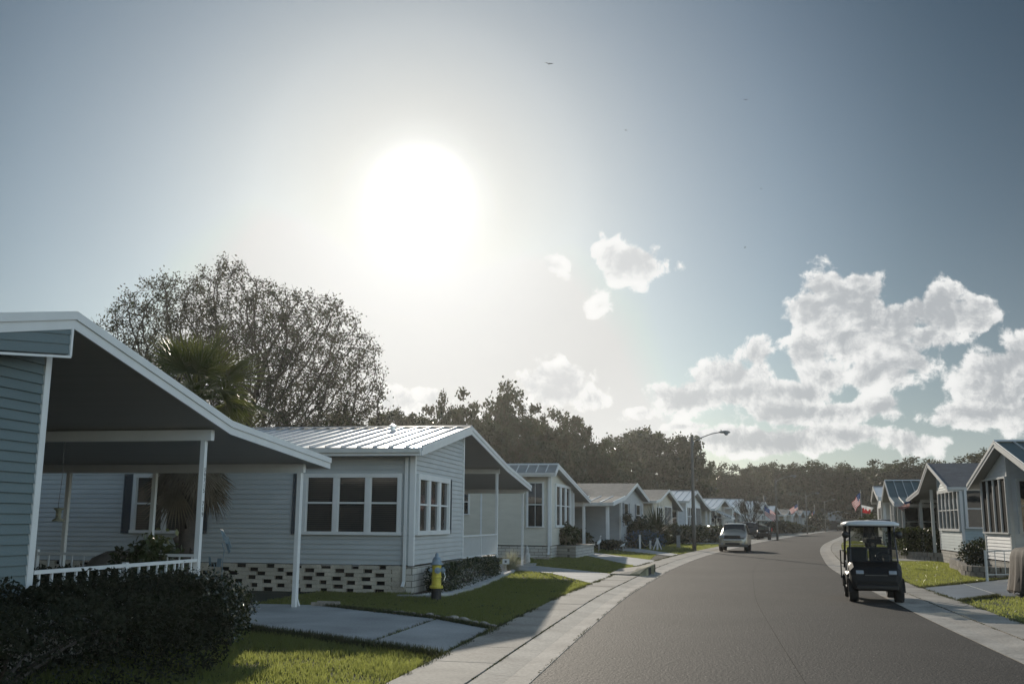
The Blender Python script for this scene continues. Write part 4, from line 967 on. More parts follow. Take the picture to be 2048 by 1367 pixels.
# ---- beds, pebbles, walls
tag(MB().use('soil').extr([(-7.05,23.9,.012),(-6.15,23.9,.012),(-6.05,26,.012),(-6.2,29,.012),(-6.45,33,.012),(-6.6,36.2,.012),(-7.6,37.2,.012),(-7.05,37.2,.012)],(0,0,-.02)).build('planting_bed'),kind='structure')
mb=MB().use('drive'); ed=smoothline([(-6.3,23.55),(-6.02,24.6),(-5.98,26.5),(-6.15,29.5),(-6.42,33),(-6.7,36.6),(-7.0,37.3)],.4)
e1=offs(ed,.11)
for i in range(len(ed)-1):
    a,b,c,d=ed[i],ed[i+1],e1[i+1],e1[i]; mb.extr([(*a,.10),(*b,.10),(*c,.08),(*d,.08)],(0,0,-.12))
mb.box((-7.1,23.5,-.02),(-6.28,23.72,.06))
tag(mb.build('bed_edging'),'pale curved concrete edging around the hedge bed by the hydrant','edging')
rng=np.random.default_rng(5); n=2600; V=[];
y=rng.uniform(23.8,36.8,n); xe=np.interp(y,[p[1] for p in ed],[p[0] for p in ed]); x=xe-rng.uniform(0,1,n)**1.3*.62-.02
base=np.array([(1,0,0),(0,1,0),(-1,0,0),(0,-1,0),(0,0,.75)]); 
s=rng.uniform(.022,.048,n); rot=rng.uniform(0,6.28,n)
vv=np.zeros((n,5,3)); cs,sn=np.cos(rot)[:,None],np.sin(rot)[:,None]
bx=base[None,:,0]*s[:,None]; by=base[None,:,1]*s[:,None]*.75
vv[:,:,0]=x[:,None]+bx*cs-by*sn; vv[:,:,1]=y[:,None]+bx*sn+by*cs; vv[:,:,2]=.02+base[None,:,2]*s[:,None]
tri=np.array([(0,1,4),(1,2,4),(2,3,4),(3,0,4)]); P=vv[:,tri].reshape(-1,3,3)
tag(quads_obj('pebbles',P,['pebble'],k=3),kind='stuff')
def rock(mb,c,s,rr):
    n=8; rings=[]
    for z,f in ((-.4,.7),(.0,1),(.4,.85),(.62,.45)): rings.append([Vector((c[0]+math.cos(6.283*k/n)*s*f*rr.uniform(.85,1.1),c[1]+math.sin(6.283*k/n)*s*f*rr.uniform(.85,1.1),c[2]+z*s)) for k in range(n)])
    mb.loft(rings)
rr=random.Random(8); line=smoothline([(-6.05,19.4),(-5.2,18.85),(-4.6,18.45),(-3.75,17.65),(-3.5,17.2)],.2)
s0=None; k=0
sA=MB().use('stone'); sA.smooth=True; rock(sA,(0,0,.03),.095,rr); protoS=sA.build('edging_stone')
lbl='small round edging stone in the row between lawn and driveway'
first=True
for i,p in enumerate(line[::1]):
    if i%1==0:
        st=protoS if first else protoS.copy()
        if not first: COL.objects.link(st)
        first=False; st.location=(p[0]+rr.uniform(-.03,.03),p[1]+rr.uniform(-.03,.03),.01); st.rotation_euler=(0,0,rr.uniform(0,6)); q=rr.uniform(.75,1.15); st.scale=(q,q,q*rr.uniform(.7,1)); tag(st,lbl,'stone','round stones edging the driveway')
def blockwall(name,label,pts,h,bl=.34,d=.24,rows=2):
    ln=smoothline(pts,.3); tot=sum((Vector(b)-Vector(a)).length for a,b in zip(ln,ln[1:])); mb=MB().use('stone'); rr=random.Random(6)
    for r in range(rows):
        s=.0 if r%2==0 else bl*.5
        while s<tot-bl:
            A=along(ln,s,s+bl); a,b=Vector(A[0]),Vector(A[-1]); t=(b-a).normalized(); c=(a+b)/2; hh=h/rows
            mb.cbox((c.x,c.y,hh*(r+.5)+.0),((b-a).length-.015,d*rr.uniform(.92,1.05),hh-.008),rz=math.atan2(t.y,t.x)+rr.uniform(-.05,.05),taper=.94); s+=bl
    return tag(mb.build(name,bevel=.01),label,'wall')
blockwall('retaining_wall','low curved wall of grey concrete blocks in front of the clipped hedge',[(11.2,66.5),(10.6,63.5),(10.35,60.0),(10.5,56.5),(11.2,54.0),(12.0,53.4)],.42)
blockwall('retaining_wall','second low block wall nearer the blue driveway on the right',[(11.1,47.2),(10.55,46.2),(10.2,43.5),(9.7,40.8),(9.35,38.6),(10.0,37.4),(12.5,37.3)],.38)
mb=MB().use('brick'); mb.extr([(-7.9,52.4,0),(-6.1,50.9,0),(-5.75,56.4,0),(-7.1,56.6,0)],(0,0,.52)); mb.use('gutter')
mb.extr([(-7.95,52.45,.524),(-6.08,50.8,.524),(-5.68,56.5,.524),(-7.1,56.7,.524)],(0,0,.07)); mb.use('soil').poly([(-7.6,52.8,.60),(-6.3,51.6,.60),(-5.98,56.1,.60),(-7.0,56.3,.60)])
tag(mb.build('block_planter'),'pale block planter box at the front of the cream house','planter')
# ---- grass blades
def in_houses(x,y):
    ins=np.zeros(len(x),bool)
    for H,u1 in ((H1,3.6),(H2,11.0),(H3,6.1),(R1,3.3),(R2,12.5)):
        a=R(-H.th); dx=x-H.C[0]; dy=y-H.C[1]; lx=dx*math.cos(-a)-dy*math.sin(-a); ly=dx*math.sin(-a)+dy*math.cos(-a)
        ins|=((lx<0) if H.side<0 else (lx>0))&(ly>-.02)&(ly<u1)
    return ins
BED=[(-7.05,23.9),(-5.95,23.9),(-5.9,26),(-6.1,29),(-6.35,33),(-6.6,37.2),(-7.2,37.3)]
LX=[p[0] for p in LE]; LY=[p[1] for p in LE]; RX=[p[0] for p in RE]; RY=[p[1] for p in RE]
def grass(n,x0,x1,y0,y1,h,side,w=.006,clump=.5):
    x=rng.uniform(x0,x1,n); y=rng.uniform(y0,y1,n)
    ok=(x<np.interp(y,LY,LX)-1.47) if side<0 else (x>np.interp(y,RY,RX)+1.46)
    for d in DRIVES: ok&=~pip(x,y,d)
    ok&=~pip(x,y,BED); ok&=~in_houses(x,y)
    # patchy growth
    pn=np.sin(x*2.3+np.sin(y*1.7)*1.3)*np.sin(y*2.9+np.sin(x*3.1))+.5*np.sin(x*9+y*7)*np.sin(y*8-x*5)
    ok&=(rng.random(n)<.75+.3*pn)
    x,y,pn=x[ok],y[ok],pn[ok]; n=len(x); hh=h*rng.uniform(.45,1.25,n)*(1+.25*pn); a=rng.uniform(0,6.28,n); lean=rng.normal(0,.35,(n,2))*hh[:,None]
    dx=np.cos(a)*w*rng.uniform(.7,1.5,n); dy=np.sin(a)*w
    P=np.zeros((n,3,3)); P[:,0]=np.stack([x-dx,y-dy,np.zeros(n)],1); P[:,1]=np.stack([x+dx,y+dy,np.zeros(n)],1); P[:,2]=np.stack([x+lean[:,0],y+lean[:,1],hh],1)
    return P
rng=np.random.default_rng(77)
GP=[grass(70000,-7.6,-3.2,8,16.9,.075,-1,.007),grass(110000,-9.5,-2.8,16.9,30,.06,-1,.009),grass(60000,-9,-2.4,30,58,.06,-1,.014),grass(26000,-12,3,58,90,.08,-1,.03),
    grass(100000,5.5,13,12,40,.055,1,.009),grass(110000,6,15,40,72,.055,1,.013),grass(16000,8,20,72,110,.09,1,.035)]
tag(quads_obj('grass',np.concatenate(GP),['blade'],k=3),kind='stuff')

# weeds and grit along the joints and lawn edges
rng=np.random.default_rng(12)
def edge_weeds(line,d,n,s0,s1,h,spread):
    pts=np.array(offs(line,d)); y=rng.uniform(s0,s1,n); o_=np.argsort(pts[:,1]); x=np.interp(y,pts[o_,1],pts[o_,0])
    cl=np.sin(y*3.1+np.sin(y*1.3)*2)+np.sin(y*7.7)*.6; ok=rng.random(n)<(.25+.35*cl); x,y,cl=x[ok],y[ok],cl[ok]; m=len(x)
    x=x+rng.normal(0,spread,m)*(1+cl*.5); hh=h*rng.uniform(.3,1.3,m); a=rng.uniform(0,6.28,m); w=.008
    P=np.zeros((m,3,3)); P[:,0]=np.stack([x-np.cos(a)*w,y-np.sin(a)*w,np.full(m,.03)],1); P[:,1]=np.stack([x+np.cos(a)*w,y+np.sin(a)*w,np.full(m,.03)],1); P[:,2]=np.stack([x+rng.normal(0,.02,m),y+rng.normal(0,.02,m),.04+hh],1); return P
WP=[edge_weeds(LE,-.645,9000,8,45,.02,.008),edge_weeds(LE,-1.47,26000,8,60,.055,.03),edge_weeds(RE,1.46,26000,14,70,.05,.03),edge_weeds(RE,.735,5000,14,60,.02,.008),edge_weeds(LE,-.01,1800,8,40,.006,.008)]
def seg_weeds(a,b,n,h,sp):
    t=rng.random(n); a=np.array(a);b=np.array(b); p=a+(b-a)*t[:,None]+rng.normal(0,sp,(n,2)); an=rng.uniform(0,6.28,n); w=.008; hh=h*rng.uniform(.3,1.4,n)
    P=np.zeros((n,3,3)); P[:,0,:2]=p-np.stack([np.cos(an),np.sin(an)],1)*w; P[:,1,:2]=p+np.stack([np.cos(an),np.sin(an)],1)*w; P[:,:2,2]=.02; P[:,2,:2]=p+rng.normal(0,.03,(n,2)); P[:,2,2]=.04+hh; return P
WP+=[seg_weeds((-3.44,13.4),(-7.44,15.9),5200,.09,.05),seg_weeds((-3.4,16.85),(-4.8,18.4),1500,.06,.03),seg_weeds((-4.82,14.4),(-4.76,18.3),260,.03,.012),seg_weeds((-4.8,18.4),(-7.8,20.5),2600,.06,.04),seg_weeds((-3.42,13.4),(-3.42,16.8),700,.03,.012),seg_weeds((5.93,25.6),(7.4,27.75),1500,.06,.03),seg_weeds((6.14,30.7),(10.1,36.6),1800,.06,.03)]
tag(quads_obj('edge_weeds',np.concatenate(WP),['weed'],k=3),kind='stuff')
# ---------------------------------------------------------------- vehicles
def wheel(root,x,y,r,w,spokes=6,name='wheel'):
    sgn=1 if x>0 else -1
    e=bpy.data.objects.new(name,None); COL.objects.link(e); e.parent=root; e.location=(x,y,r); e.empty_display_size=.1
    mb=MB().use('rubber'); mb.smooth=True
    prof=[(r*.62,-w/2),(r*.93,-w/2),(r,-w*.36),(r,w*.36),(r*.93,w/2),(r*.62,w/2)]; n=24
    vs=[(z,math.cos(6.2832*k/n)*q,math.sin(6.2832*k/n)*q) for q,z in prof for k in range(n)]
    fs=[(i*n+k,i*n+(k+1)%n,((i+1)%6)*n+(k+1)%n,((i+1)%6)*n+k) for i in range(6) for k in range(n)]
    mb.add(vs,fs); mb.build('tyre',e)
    mb=MB().use('black'); f=sgn*w*.30
    mb.add([(f,math.cos(6.2832*k/n)*r*.62,math.sin(6.2832*k/n)*r*.62) for k in range(n)],[tuple(range(n))])
    mb.use('chrome')
    for k in range(spokes):
        a=6.2832*k/spokes; mb.add([(f+sgn*.01,math.cos(a+s*.14)*q,math.sin(a+s*.14)*q) for q,s in ((r*.1,-2),(r*.6,-1),(r*.6,1),(r*.1,2))],[(0,1,2,3)])
    n2=16; mb.add([(f+sgn*d,math.cos(6.2832*k/n2)*q,math.sin(6.2832*k/n2)*q) for q,d in ((r*.62,0),(r*.56,.02)) for k in range(n2)],[(k,(k+1)%n2,n2+(k+1)%n2,n2+k) for k in range(n2)])
    mb.build('rim',e)
def golf_cart(name,label,loc,rz,s=1):
    root=empty(name,loc,rz,label,'golf cart',None,s)   # front faces -y
    # front cowl
    def ring(y,w,zb,zt,c=.1):
        return [Vector((x,y,z)) for x,z in ((-w+c*.4,zb),(w-c*.4,zb),(w,zb+.06),(w,zt-c),(w-c,zt),(-w+c,zt),(-w,zt-c),(-w,zb+.06))]
    mb=MB().use('blackpaint'); mb.smooth=False
    mb.loft([ring(-1.20,.46,.30,.50,.06),ring(-1.17,.54,.27,.66,.08),ring(-1.06,.57,.27,.80,.09),ring(-.86,.58,.30,.90,.08),ring(-.70,.57,.34,.93,.06)])
    mb.loft([ring(-.69,.50,.26,.33,.02),ring(.30,.50,.26,.33,.02)])
    mb.loft([ring(.28,.56,.30,.62,.06),ring(.60,.58,.30,.66,.06),ring(1.10,.57,.34,.66,.08),ring(1.24,.50,.40,.60,.06)])
    for sx in (-1,1):   # wheel arches
        for yc in (-.84,.84):
            pts=[(sx*.50,yc+math.cos(a)*.31,.24+math.sin(a)*.31) for a in [math.pi*k/10 for k in range(11)]]
            for a,b in zip(pts,pts[1:]): mb.quad(a,b,(sx*.62,b[1],b[2]),(sx*.62,a[1],a[2])); 
    mb.build('body',root,bevel=.015)
    MB().use('black').box((-.46,-1.27,.30),(.46,-1.19,.40)).build('front_bumper',root,bevel=.02)
    for sx in (-1,1):
        h=MB().use('lens').cbox((sx*.36,-1.165,.68),(.17,.06,.09),rx=-.5); h.build('headlight',root,bevel=.012)
    MB().use('clad').cbox((0,-1.185,.62),(.5,.02,.012)).build('grille_line',root)
    wheel_pos=((-.5,-.84),(.5,-.84),(-.5,.84),(.5,.84))
    for x,y in wheel_pos: wheel(root,x,y,.235,.2)
    # struts
    for sx in (-1,1):
        MB().use('black').tube([(sx*.53,-.76,.90),(sx*.52,-.62,1.25),(sx*.50,-.48,1.74)],.02,6).build('roof_strut',root)
        MB().use('black').tube([(sx*.53,1.02,.62),(sx*.53,.95,1.2),(sx*.50,.78,1.74)],.02,6).build('roof_strut',root)
    # windshield: frame, bar and two panes
    mb=MB().use('black'); A=[(-.52,-.77,.92),(.52,-.77,.92),(.49,-.5,1.72),(-.49,-.5,1.72)]
    for i in range(4): mb.tube([A[i],A[(i+1)%4]],.016,6)
    mb.tube([(-.51,-.675,1.22),(.51,-.675,1.22)],.016,6); w=mb.build('windshield',root)
    g=nt('clear_windshield') if 'clearglass' not in M else None
    if g:
        m,N_,L_=g; N_.remove(N_['Principled BSDF']); t=N_.new('ShaderNodeBsdfTransparent'); t.inputs['Color'].default_value=(.38,.40,.37,1); gl=N_.new('ShaderNodeBsdfGlossy'); gl.inputs['Roughness'].default_value=.05; gl.inputs['Color'].default_value=(.8,.8,.8,1)
        lw=N_.new('ShaderNodeFresnel'); lw.inputs['IOR'].default_value=1.35; mx=N_.new('ShaderNodeMixShader'); L_.new(lw.outputs[0],mx.inputs[0]); L_.new(t.outputs[0],mx.inputs[1]); L_.new(gl.outputs[0],mx.inputs[2]); L_.new(mx.outputs[0],N_['Material Output'].inputs['Surface']); M['clearglass']=m
    MB().use('clearglass').quad((-.50,-.768,.93),(.50,-.768,.93),(.49,-.68,1.21),(-.49,-.68,1.21)).quad((-.49,-.672,1.23),(.49,-.672,1.23),(.48,-.505,1.71),(-.48,-.505,1.71)).build('pane',w,fixn=False)
    # roof
    mb=MB().use('white'); mb.smooth=True
    R_=lambda z,wx,y0,y1,c:[Vector((x,y,z)) for x,y in ((-wx+c,y0),(wx-c,y0),(wx-c*.3,y0+c*.3),(wx,y0+c),(wx,y1-c),(wx-c*.3,y1-c*.3),(wx-c,y1),(-wx+c,y1),(-wx+c*.3,y1-c*.3),(-wx,y1-c),(-wx,y0+c),(-wx+c*.3,y0+c*.3))]
    mb.loft([R_(1.735,.56,-.70,.98,.12),R_(1.75,.62,-.78,1.05,.14),R_(1.80,.62,-.77,1.04,.15),R_(1.845,.52,-.66,.93,.2),R_(1.87,.30,-.40,.66,.2)]); mb.build('roof',root)
    # seats
    mb=MB().use('black'); mb.cbox((0,.45,.70),(1.02,.48,.14)); mb.build('seat',root,bevel=.04)
    mb=MB().use('black')
    for sx in (-1,1): mb.cbox((sx*.26,.72,1.0),(.49,.11,.44),rx=-.12)
    mb.build('backrest',root,bevel=.04)
    mb=MB().use('black'); n=20; c=Vector((.26,-.28,1.02)); ring_=[c+Vector((math.cos(6.2832*k/n)*.17,math.sin(6.2832*k/n)*.17*math.sin(.95),math.sin(6.2832*k/n)*.17*math.cos(.95))) for k in range(n+1)]
    mb.tube(ring_,.016,6,caps=False); mb.tube([c,(.26,-.62,.75)],.022,6); mb.tube([ring_[0],c,ring_[10]],.012,5); mb.build('steering_wheel',root)
    for sx in (-1,1):
        mb=MB().use('black'); mb.smooth=True; mb.lathe((sx*.60,-.60,1.53),[(.02,-.085),(.065,-.06),(.085,0),(.065,.06),(.02,.085)],12,sx=1,sy=.45); mb.tube([(sx*.50,-.54,1.60),(sx*.58,-.60,1.56)],.012,5); mb.build('mirror',root)
        MB().use('chrome').cbox((sx*.55,-.10,.30),(.10,.75,.055)).build('side_step',root,bevel=.015)
        MB().use('chrome').tube([(sx*.55,.28,.62),(sx*.57,.20,.86),(sx*.55,.52,.88),(sx*.55,.60,.66)],.014,6).build('arm_rail',root)
    # rear rack and rolled dark side curtains
    mb=MB().use('black'); mb.tube([(-.62,1.45,.42),(-.62,1.45,1.12),(-.52,1.25,1.12)],.018,6); mb.tube([(-.62,1.45,.46),(-.3,1.4,.44),(.3,1.4,.44),(.62,1.45,.46),(.62,1.45,1.12),(.52,1.25,1.12)],.018,6); mb.tube([(-.62,1.45,.8),(-.5,1.2,.78)],.014,5); mb.tube([(.5,1.2,.44),(.62,1.45,.44)],.014,5); mb.tube([(-.5,1.2,.44),(-.62,1.45,.44)],.014,5); mb.build('rear_rack',root)
    mb=MB().use('black')
    for sx in (-1,1):
        pts=[]
        for k in range(9):
            t=k/8; pts.append((sx*(.54+.02*math.sin(k*2.1)),.55+.5*t*.9+.02*math.cos(k*1.7),1.72))
        lo=[(sx*(.55+.03*math.sin(k*1.3)),.92+.25*k/8,.70) for k in range(9)]
        for a,b,c_,d in zip(pts,pts[1:],lo[1:],lo): mb.quad(a,b,c_,d)
    mb.build('side_curtain',root,fixn=False)
    return root
cart=golf_cart('golf_cart','black golf cart with white roof, nearest on the road to the right',(4.08,25.95,.012),R(-4.2))
def recolour(t,names,m):
    for c in t.children:
        if c.name.split('.')[0] in names:
            for sl_ in c.material_slots: sl_.link='OBJECT'; sl_.material=M[m]
c2=copy_tree(cart); c2.location=(6.95,114.5,.012); c2.rotation_euler=(0,0,R(-7)); c2.scale=(1.15,)*3; recolour(c2,('roof','backrest'),'vinyl'); c2['label']='golf cart with tan roof and seats, parked at the left kerb behind the silver car'
c3=copy_tree(cart); c3.location=(35.6,272,.012); c3.rotation_euler=(0,0,R(172)); c3.scale=(1.25,)*3; recolour(c3,('roof','backrest'),'vinyl'); c3['label']='tiny golf cart far away where the road bends out of sight'
c4=copy_tree(cart); c4.location=(13.35,79,.03); c4.rotation_euler=(0,0,R(97)); c4.scale=(1.12,)*3; recolour(c4,('roof',),'black'); c4['label']='dark roofed golf cart parked side on, seen over the nearest cart roof'
def car(name,label,cat,loc,rz,st,paint,low,s=1,wr=.36,wy=(-1.33,1.3),wx=.76,extras=True,glassi=(3,6)):
    """st: stations (y, half width low, half width belt, half width roof, z bottom, z belt, z top)"""
    root=empty(name,loc,rz,label,cat,None,s)
    rings=[]
    for y,wl,wb,wt,zb,zm,zt in st:
        h=[(wl*.9,zb),(wl,zb+.08),(wl*1.01,(zb+zm)*.5),(wb,zm),(wt,zt-.05 if zt-zm>.12 else zt-.01),(wt*.85,zt)]
        rings.append([Vector((x,y,z)) for x,z in h]+[Vector((-x,y,z)) for x,z in reversed(h)])
    mb=MB().use(paint); mb.smooth=True; mb.loft(rings); b=mb.build('body',root); md=b.modifiers.new('s','SUBSURF'); md.levels=1; md.render_levels=1
    for f in b.data.polygons: f.use_smooth=True
    # windows sit just proud of the cabin
    g=MB().use('glass'); cabin=[i for i,q in enumerate(st) if q[6]-q[5]>.3]
    def pt(i,t,sgn,o=.012):
        y,wl,wb,wt,zb,zm,zt=st[i]; x=wb+(wt-wb)*t; return Vector((sgn*(x+o),y,zm+(zt-.05-zm)*t))
    for sgn in (-1,1):
        for a,b2 in zip(cabin,cabin[1:]):
            A,B,C_,D_=pt(a,.08,sgn),pt(b2,.08,sgn),pt(b2,.92,sgn),pt(a,.92,sgn); e=.05
            g.quad(A.lerp(B,e),B.lerp(A,e),C_.lerp(D_,e),D_.lerp(C_,e))
        c0=cabin[0]; g.poly([pt(c0,.08,sgn).lerp(pt(c0-1,.0,sgn),.75),pt(c0,.08,sgn),pt(c0,.9,sgn)])
    i0=cabin[0]; y0,z0=st[i0-1][0],st[i0-1][6]; y1,z1=st[i0][0],st[i0][6]-.03; w0=st[i0-1][3]*.95; w1=st[i0][3]*.9
    n_=Vector((0,-(z1-z0),y1-y0)).normalized()*.02
    P=[Vector((-w0,y0,z0))+n_,Vector((w0,y0,z0))+n_,Vector((w1,y1,z1))+n_,Vector((-w1,y1,z1))+n_]
    mid0=P[0].lerp(P[3],.06); 
    g.quad(P[0].lerp(P[3],.05),P[1].lerp(P[2],.05),P[2].lerp(P[1],.05),P[3].lerp(P[0],.05))
    i1=cabin[-1]; y0,z0=st[i1][0],st[i1][6]-.04; y1,z1=st[i1+1][0],st[i1+1][6]; w0=st[i1][3]*.88; w1=st[i1+1][3]*.9; n_=Vector((0,z0-z1,y1-y0)).normalized()*.02
    P=[Vector((-w0,y0,z0))+n_,Vector((w0,y0,z0))+n_,Vector((w1,y1,z1))+n_,Vector((-w1,y1,z1))+n_]
    g.quad(P[0].lerp(P[3],.08),P[1].lerp(P[2],.08),P[2].lerp(P[1],.08),P[3].lerp(P[0],.08)); g.build('windows',root,fixn=False)
    for x in (-wx,wx):
        for y in wy: wheel(root,x,y,wr,.22,spokes=7)
    f=st[0][0]
    for sgn in (-1,1):
        MB().use('lens').cbox((sgn*(st[1][1]-.20),f-.005,low+.30),(.34,.16,.17),rz=sgn*.22).build('headlight',root,bevel=.03)
        MB().use('black').cbox((sgn*(st[3][2]+.10),st[3][0]-.05,st[3][5]+.10),(.19,.10,.13)).build('mirror',root,bevel=.03)
        MB().use('lens').cbox((sgn*(st[1][1]-.22),f-.03,low-.14),(.13,.1,.1)).build('fog_lamp',root,bevel=.02)
        MB().use('red').cbox((sgn*(st[-1][1]-.1),st[-1][0]+.01,low+.30),(.16,.06,.3)).build('tail_light',root)
    MB().use('black').box((-.50,f-.055,low+.18),(.50,f+.1,low+.38)).build('grille',root,bevel=.02)
    MB().use('chrome').box((-.56,f-.07,low+.04),(.56,f+.1,low+.16)).build('front_bumper',root,bevel=.03)
    MB().use('black').box((-.44,f-.06,low-.20),(.44,f+.1,low-.07)).build('lower_grille',root,bevel=.02)
    MB().use('clad').box((-.80,f+.03,low-.32),(.80,f+.3,low-.20)).build('sill_cladding',root,bevel=.03)
    return root
SUV=[(-2.14,.74,.72,.60,.36,.60,.80),(-2.05,.84,.82,.74,.30,.80,.98),(-1.55,.88,.86,.78,.30,.93,1.08),(-.92,.89,.87,.76,.30,1.0,1.16),(-.22,.89,.86,.66,.30,1.05,1.70),(.55,.89,.86,.67,.30,1.06,1.76),(1.45,.88,.85,.65,.30,1.08,1.74),(1.98,.87,.84,.72,.32,1.08,1.40),(2.10,.83,.80,.70,.36,.85,1.08)]
suv=car('sport_utility_car','champagne silver family car with roof rack, parked at the left kerb facing us','car',(2.28,67.6,.012),R(-6.5),SUV,'silver',.62,s=1.02)
mb=MB().use('clad')
for sgn in (-1,1): mb.tube([(sgn*.58,-.15,1.76),(sgn*.58,0,1.82),(sgn*.58,1.3,1.82),(sgn*.58,1.42,1.76)],.022,6)
for y in (.2,.95): mb.tube([(-.58,y,1.82),(.58,y,1.82)],.018,6)
mb.build('roof_rack',suv)
MB().use('clad').box((-.86,-1.95,.30),(.86,-1.62,.45)).build('bumper_cladding',suv)
SED=[(-2.30,.70,.68,.56,.34,.50,.62),(-2.15,.84,.80,.70,.24,.66,.78),(-1.5,.90,.87,.76,.22,.80,.92),(-.85,.91,.88,.74,.22,.88,1.0),(-.05,.91,.87,.60,.22,.92,1.40),(.65,.91,.87,.60,.22,.93,1.45),(1.35,.90,.87,.60,.22,.95,1.32),(1.95,.89,.86,.68,.24,.96,1.08),(2.35,.80,.78,.66,.34,.80,.96)]
sedan=car('sedan','dark grey sedan parked nose in on a driveway behind the silver car','car',(5.35,127,.03),R(-112),SED,'darkcar',.45,s=1.34,wr=.34,wy=(-1.4,1.42),wx=.80)
bl=copy_tree(sedan); bl.location=(-11.1,67.5,.03); bl.rotation_euler=(0,0,R(92)); bl.scale=(1.05,)*3; bl['label']='dark car mostly hidden under the grey house carport'
sv=copy_tree(suv); sv.location=(35.99,240,.03); sv.rotation_euler=(0,0,R(-12)); sv.scale=(1.0,)*3; sv['label']='small silver car far off on the right, glimpsed past the nearest cart'
# ---------------------------------------------------------------- street furniture
def lamp(label,loc,s,rz=0):
    root=empty('street_lamp',loc,rz,label,'street lamp','street lamps along the left kerb',s)
    mb=MB().use('pole'); mb.smooth=True; mb.tube([(0,0,-.1),(0,0,2.2),(0,0,4.8),(0,0,7.25)],[.135,.118,.098,.078],14); mb.build('pole',root)
    mb=MB().use('polemetal'); mb.smooth=True; pts=[(.07,0,6.72),(.13,0,6.92),(.28,0,7.04),(.8,0,7.26),(1.3,0,7.44),(1.6,0,7.50),(1.85,0,7.53)]; mb.tube(pts,.032,8); mb.cbox((.09,0,6.80),(.07,.1,.34)); mb.cbox((.12,0,6.52),(.05,.05,.08)); mb.build('arm',root)
    mb=MB().use('polemetal'); mb.smooth=True
    rings=[]
    for x,w,z0,z1 in ((1.72,.04,7.49,7.57),(1.9,.09,7.47,7.61),(2.12,.15,7.45,7.64),(2.3,.15,7.45,7.63),(2.42,.10,7.48,7.58),(2.46,.04,7.51,7.54)):
        rings.append([Vector((x,math.cos(6.2832*k/12)*w,(z0+z1)/2+math.sin(6.2832*k/12)*(z1-z0)/2)) for k in range(12)])
    mb.loft(rings); mb.lathe((1.88,0,0),[(.03,7.58),(.03,7.68),(.015,7.70)],8); h=mb.build('lamp_head',root)
    mb=MB().use('lens'); mb.smooth=True; mb.lathe((2.2,0,0),[(.03,7.33),(.09,7.36),(.125,7.42),(.13,7.47)],14); mb.build('lens',h)
    return root
l1=lamp('tall street lamp nearest to us, standing left of the silver car',(-.33,65.7,0),1.0,R(3))
for (x,y,s,lb,rz) in ((8.05,110,.89,'second street lamp along the left kerb, above the tan golf cart',-5),(18.15,180,.92,'third street lamp, in front of the small grey gabled houses',-8),(28.25,240,.955,'farthest street lamp, by the low building at the end',-9)):
    c=copy_tree(l1); c.location=(x,y,0); c.scale=(s,)*3; c.rotation_euler=(0,0,R(rz)); c['label']=lb
hyd=empty('fire_hydrant',(-5.97,22.9,0),R(12),'yellow fire hydrant with blue grey bonnet on a black barrel, on the lawn','fire hydrant')
mb=MB().use('hydblack'); mb.smooth=False; mb.lathe((0,0,0),[(.115,-.05),(.115,.27),(.10,.28)],20); mb.build('base_barrel',hyd)
mb=MB().use('yellow'); mb.lathe((0,0,0),[(.15,.275),(.155,.285),(.155,.315),(.14,.325),(.112,.335),(.108,.50),(.122,.51),(.122,.535),(.108,.545),(.104,.78),(.11,.80)],22)
for k in range(8): a=k*.785; mb.lathe((math.cos(a)*.137,math.sin(a)*.137,0),[(.012,.32),(.012,.34)],6)
mb.build('barrel',hyd)
mb=MB().use('hydblue'); mb.smooth=True; mb.lathe((0,0,0),[(.10,.795),(.155,.80),(.155,.83),(.11,.84),(.106,.89),(.085,.95),(.05,.985),(.04,.99),(.04,1.03),(.03,1.06),(.01,1.075)],20); mb.build('bonnet',hyd)
for d,r,l in ((Vector((1,0,0)),.075,.17),(Vector((-1,0,0)),.06,.155),(Vector((.2,-1,0)).normalized(),.07,.16)):
    c=Vector((0,0,.68)); mb=MB().use('hydblue'); mb.smooth=False; mb.tube([c+d*.09,c+d*(l-.045),c+d*(l-.04),c+d*l,c+d*(l+.005),c+d*(l+.035)],[r*.8,r*.8,r,r,r*.35,r*.3],12); mb.build('nozzle_cap',hyd)
mb=MB().use('chrome'); mb.tube([(.17,0,.64),(.20,-.02,.54),(.17,-.05,.44),(.11,-.06,.42)],.008,5); mb.build('chain',hyd)
# storm drain inlet hood in the left gutter
mb=MB().use('yellowcurb'); 
pr=[(-2.60,33.8,.05),(-2.60,38.6,.05)]
mb.use('concrete').extr([(-3.0,34.6,.04),(-2.3,34.2,.05),(-2.1,34.9,.20),(-1.98,37.6,.20),(-2.2,38.5,.05),(-2.95,38.4,.04)],(0,0,.05)); mb.use('yellowcurb').extr([(-2.3,34.2,.055),(-1.98,34.2,.07),(-1.72,34.9,.27),(-2.1,34.9,.205)],(0,0,.05)); mb.extr([(-2.1,34.9,.205),(-1.72,34.9,.27),(-1.60,37.6,.27),(-1.98,37.6,.205)],(0,0,.05)); mb.extr([(-1.98,37.6,.205),(-1.60,37.6,.27),(-1.80,38.5,.07),(-2.2,38.5,.055)],(0,0,.05))
mb.add([(-1.98,34.2,0),(-1.72,34.9,0),(-1.72,34.9,.32),(-1.98,34.2,.12),(-1.60,37.6,0),(-1.60,37.6,.32),(-1.80,38.5,0),(-1.80,38.5,.12)],[(0,1,2,3),(4,6,7,5)])
mb.use('darkhole').quad((-1.74,34.9,0),(-1.63,37.6,0),(-1.63,37.6,.27),(-1.74,34.9,.27)); mb.use('yellowcurb').box((-1.71,36.15,0),(-1.58,36.35,.27))
tag(mb.build('storm_drain',fixn=False),'mossy concrete storm drain inlet raised at the edge of the left sidewalk','storm drain')
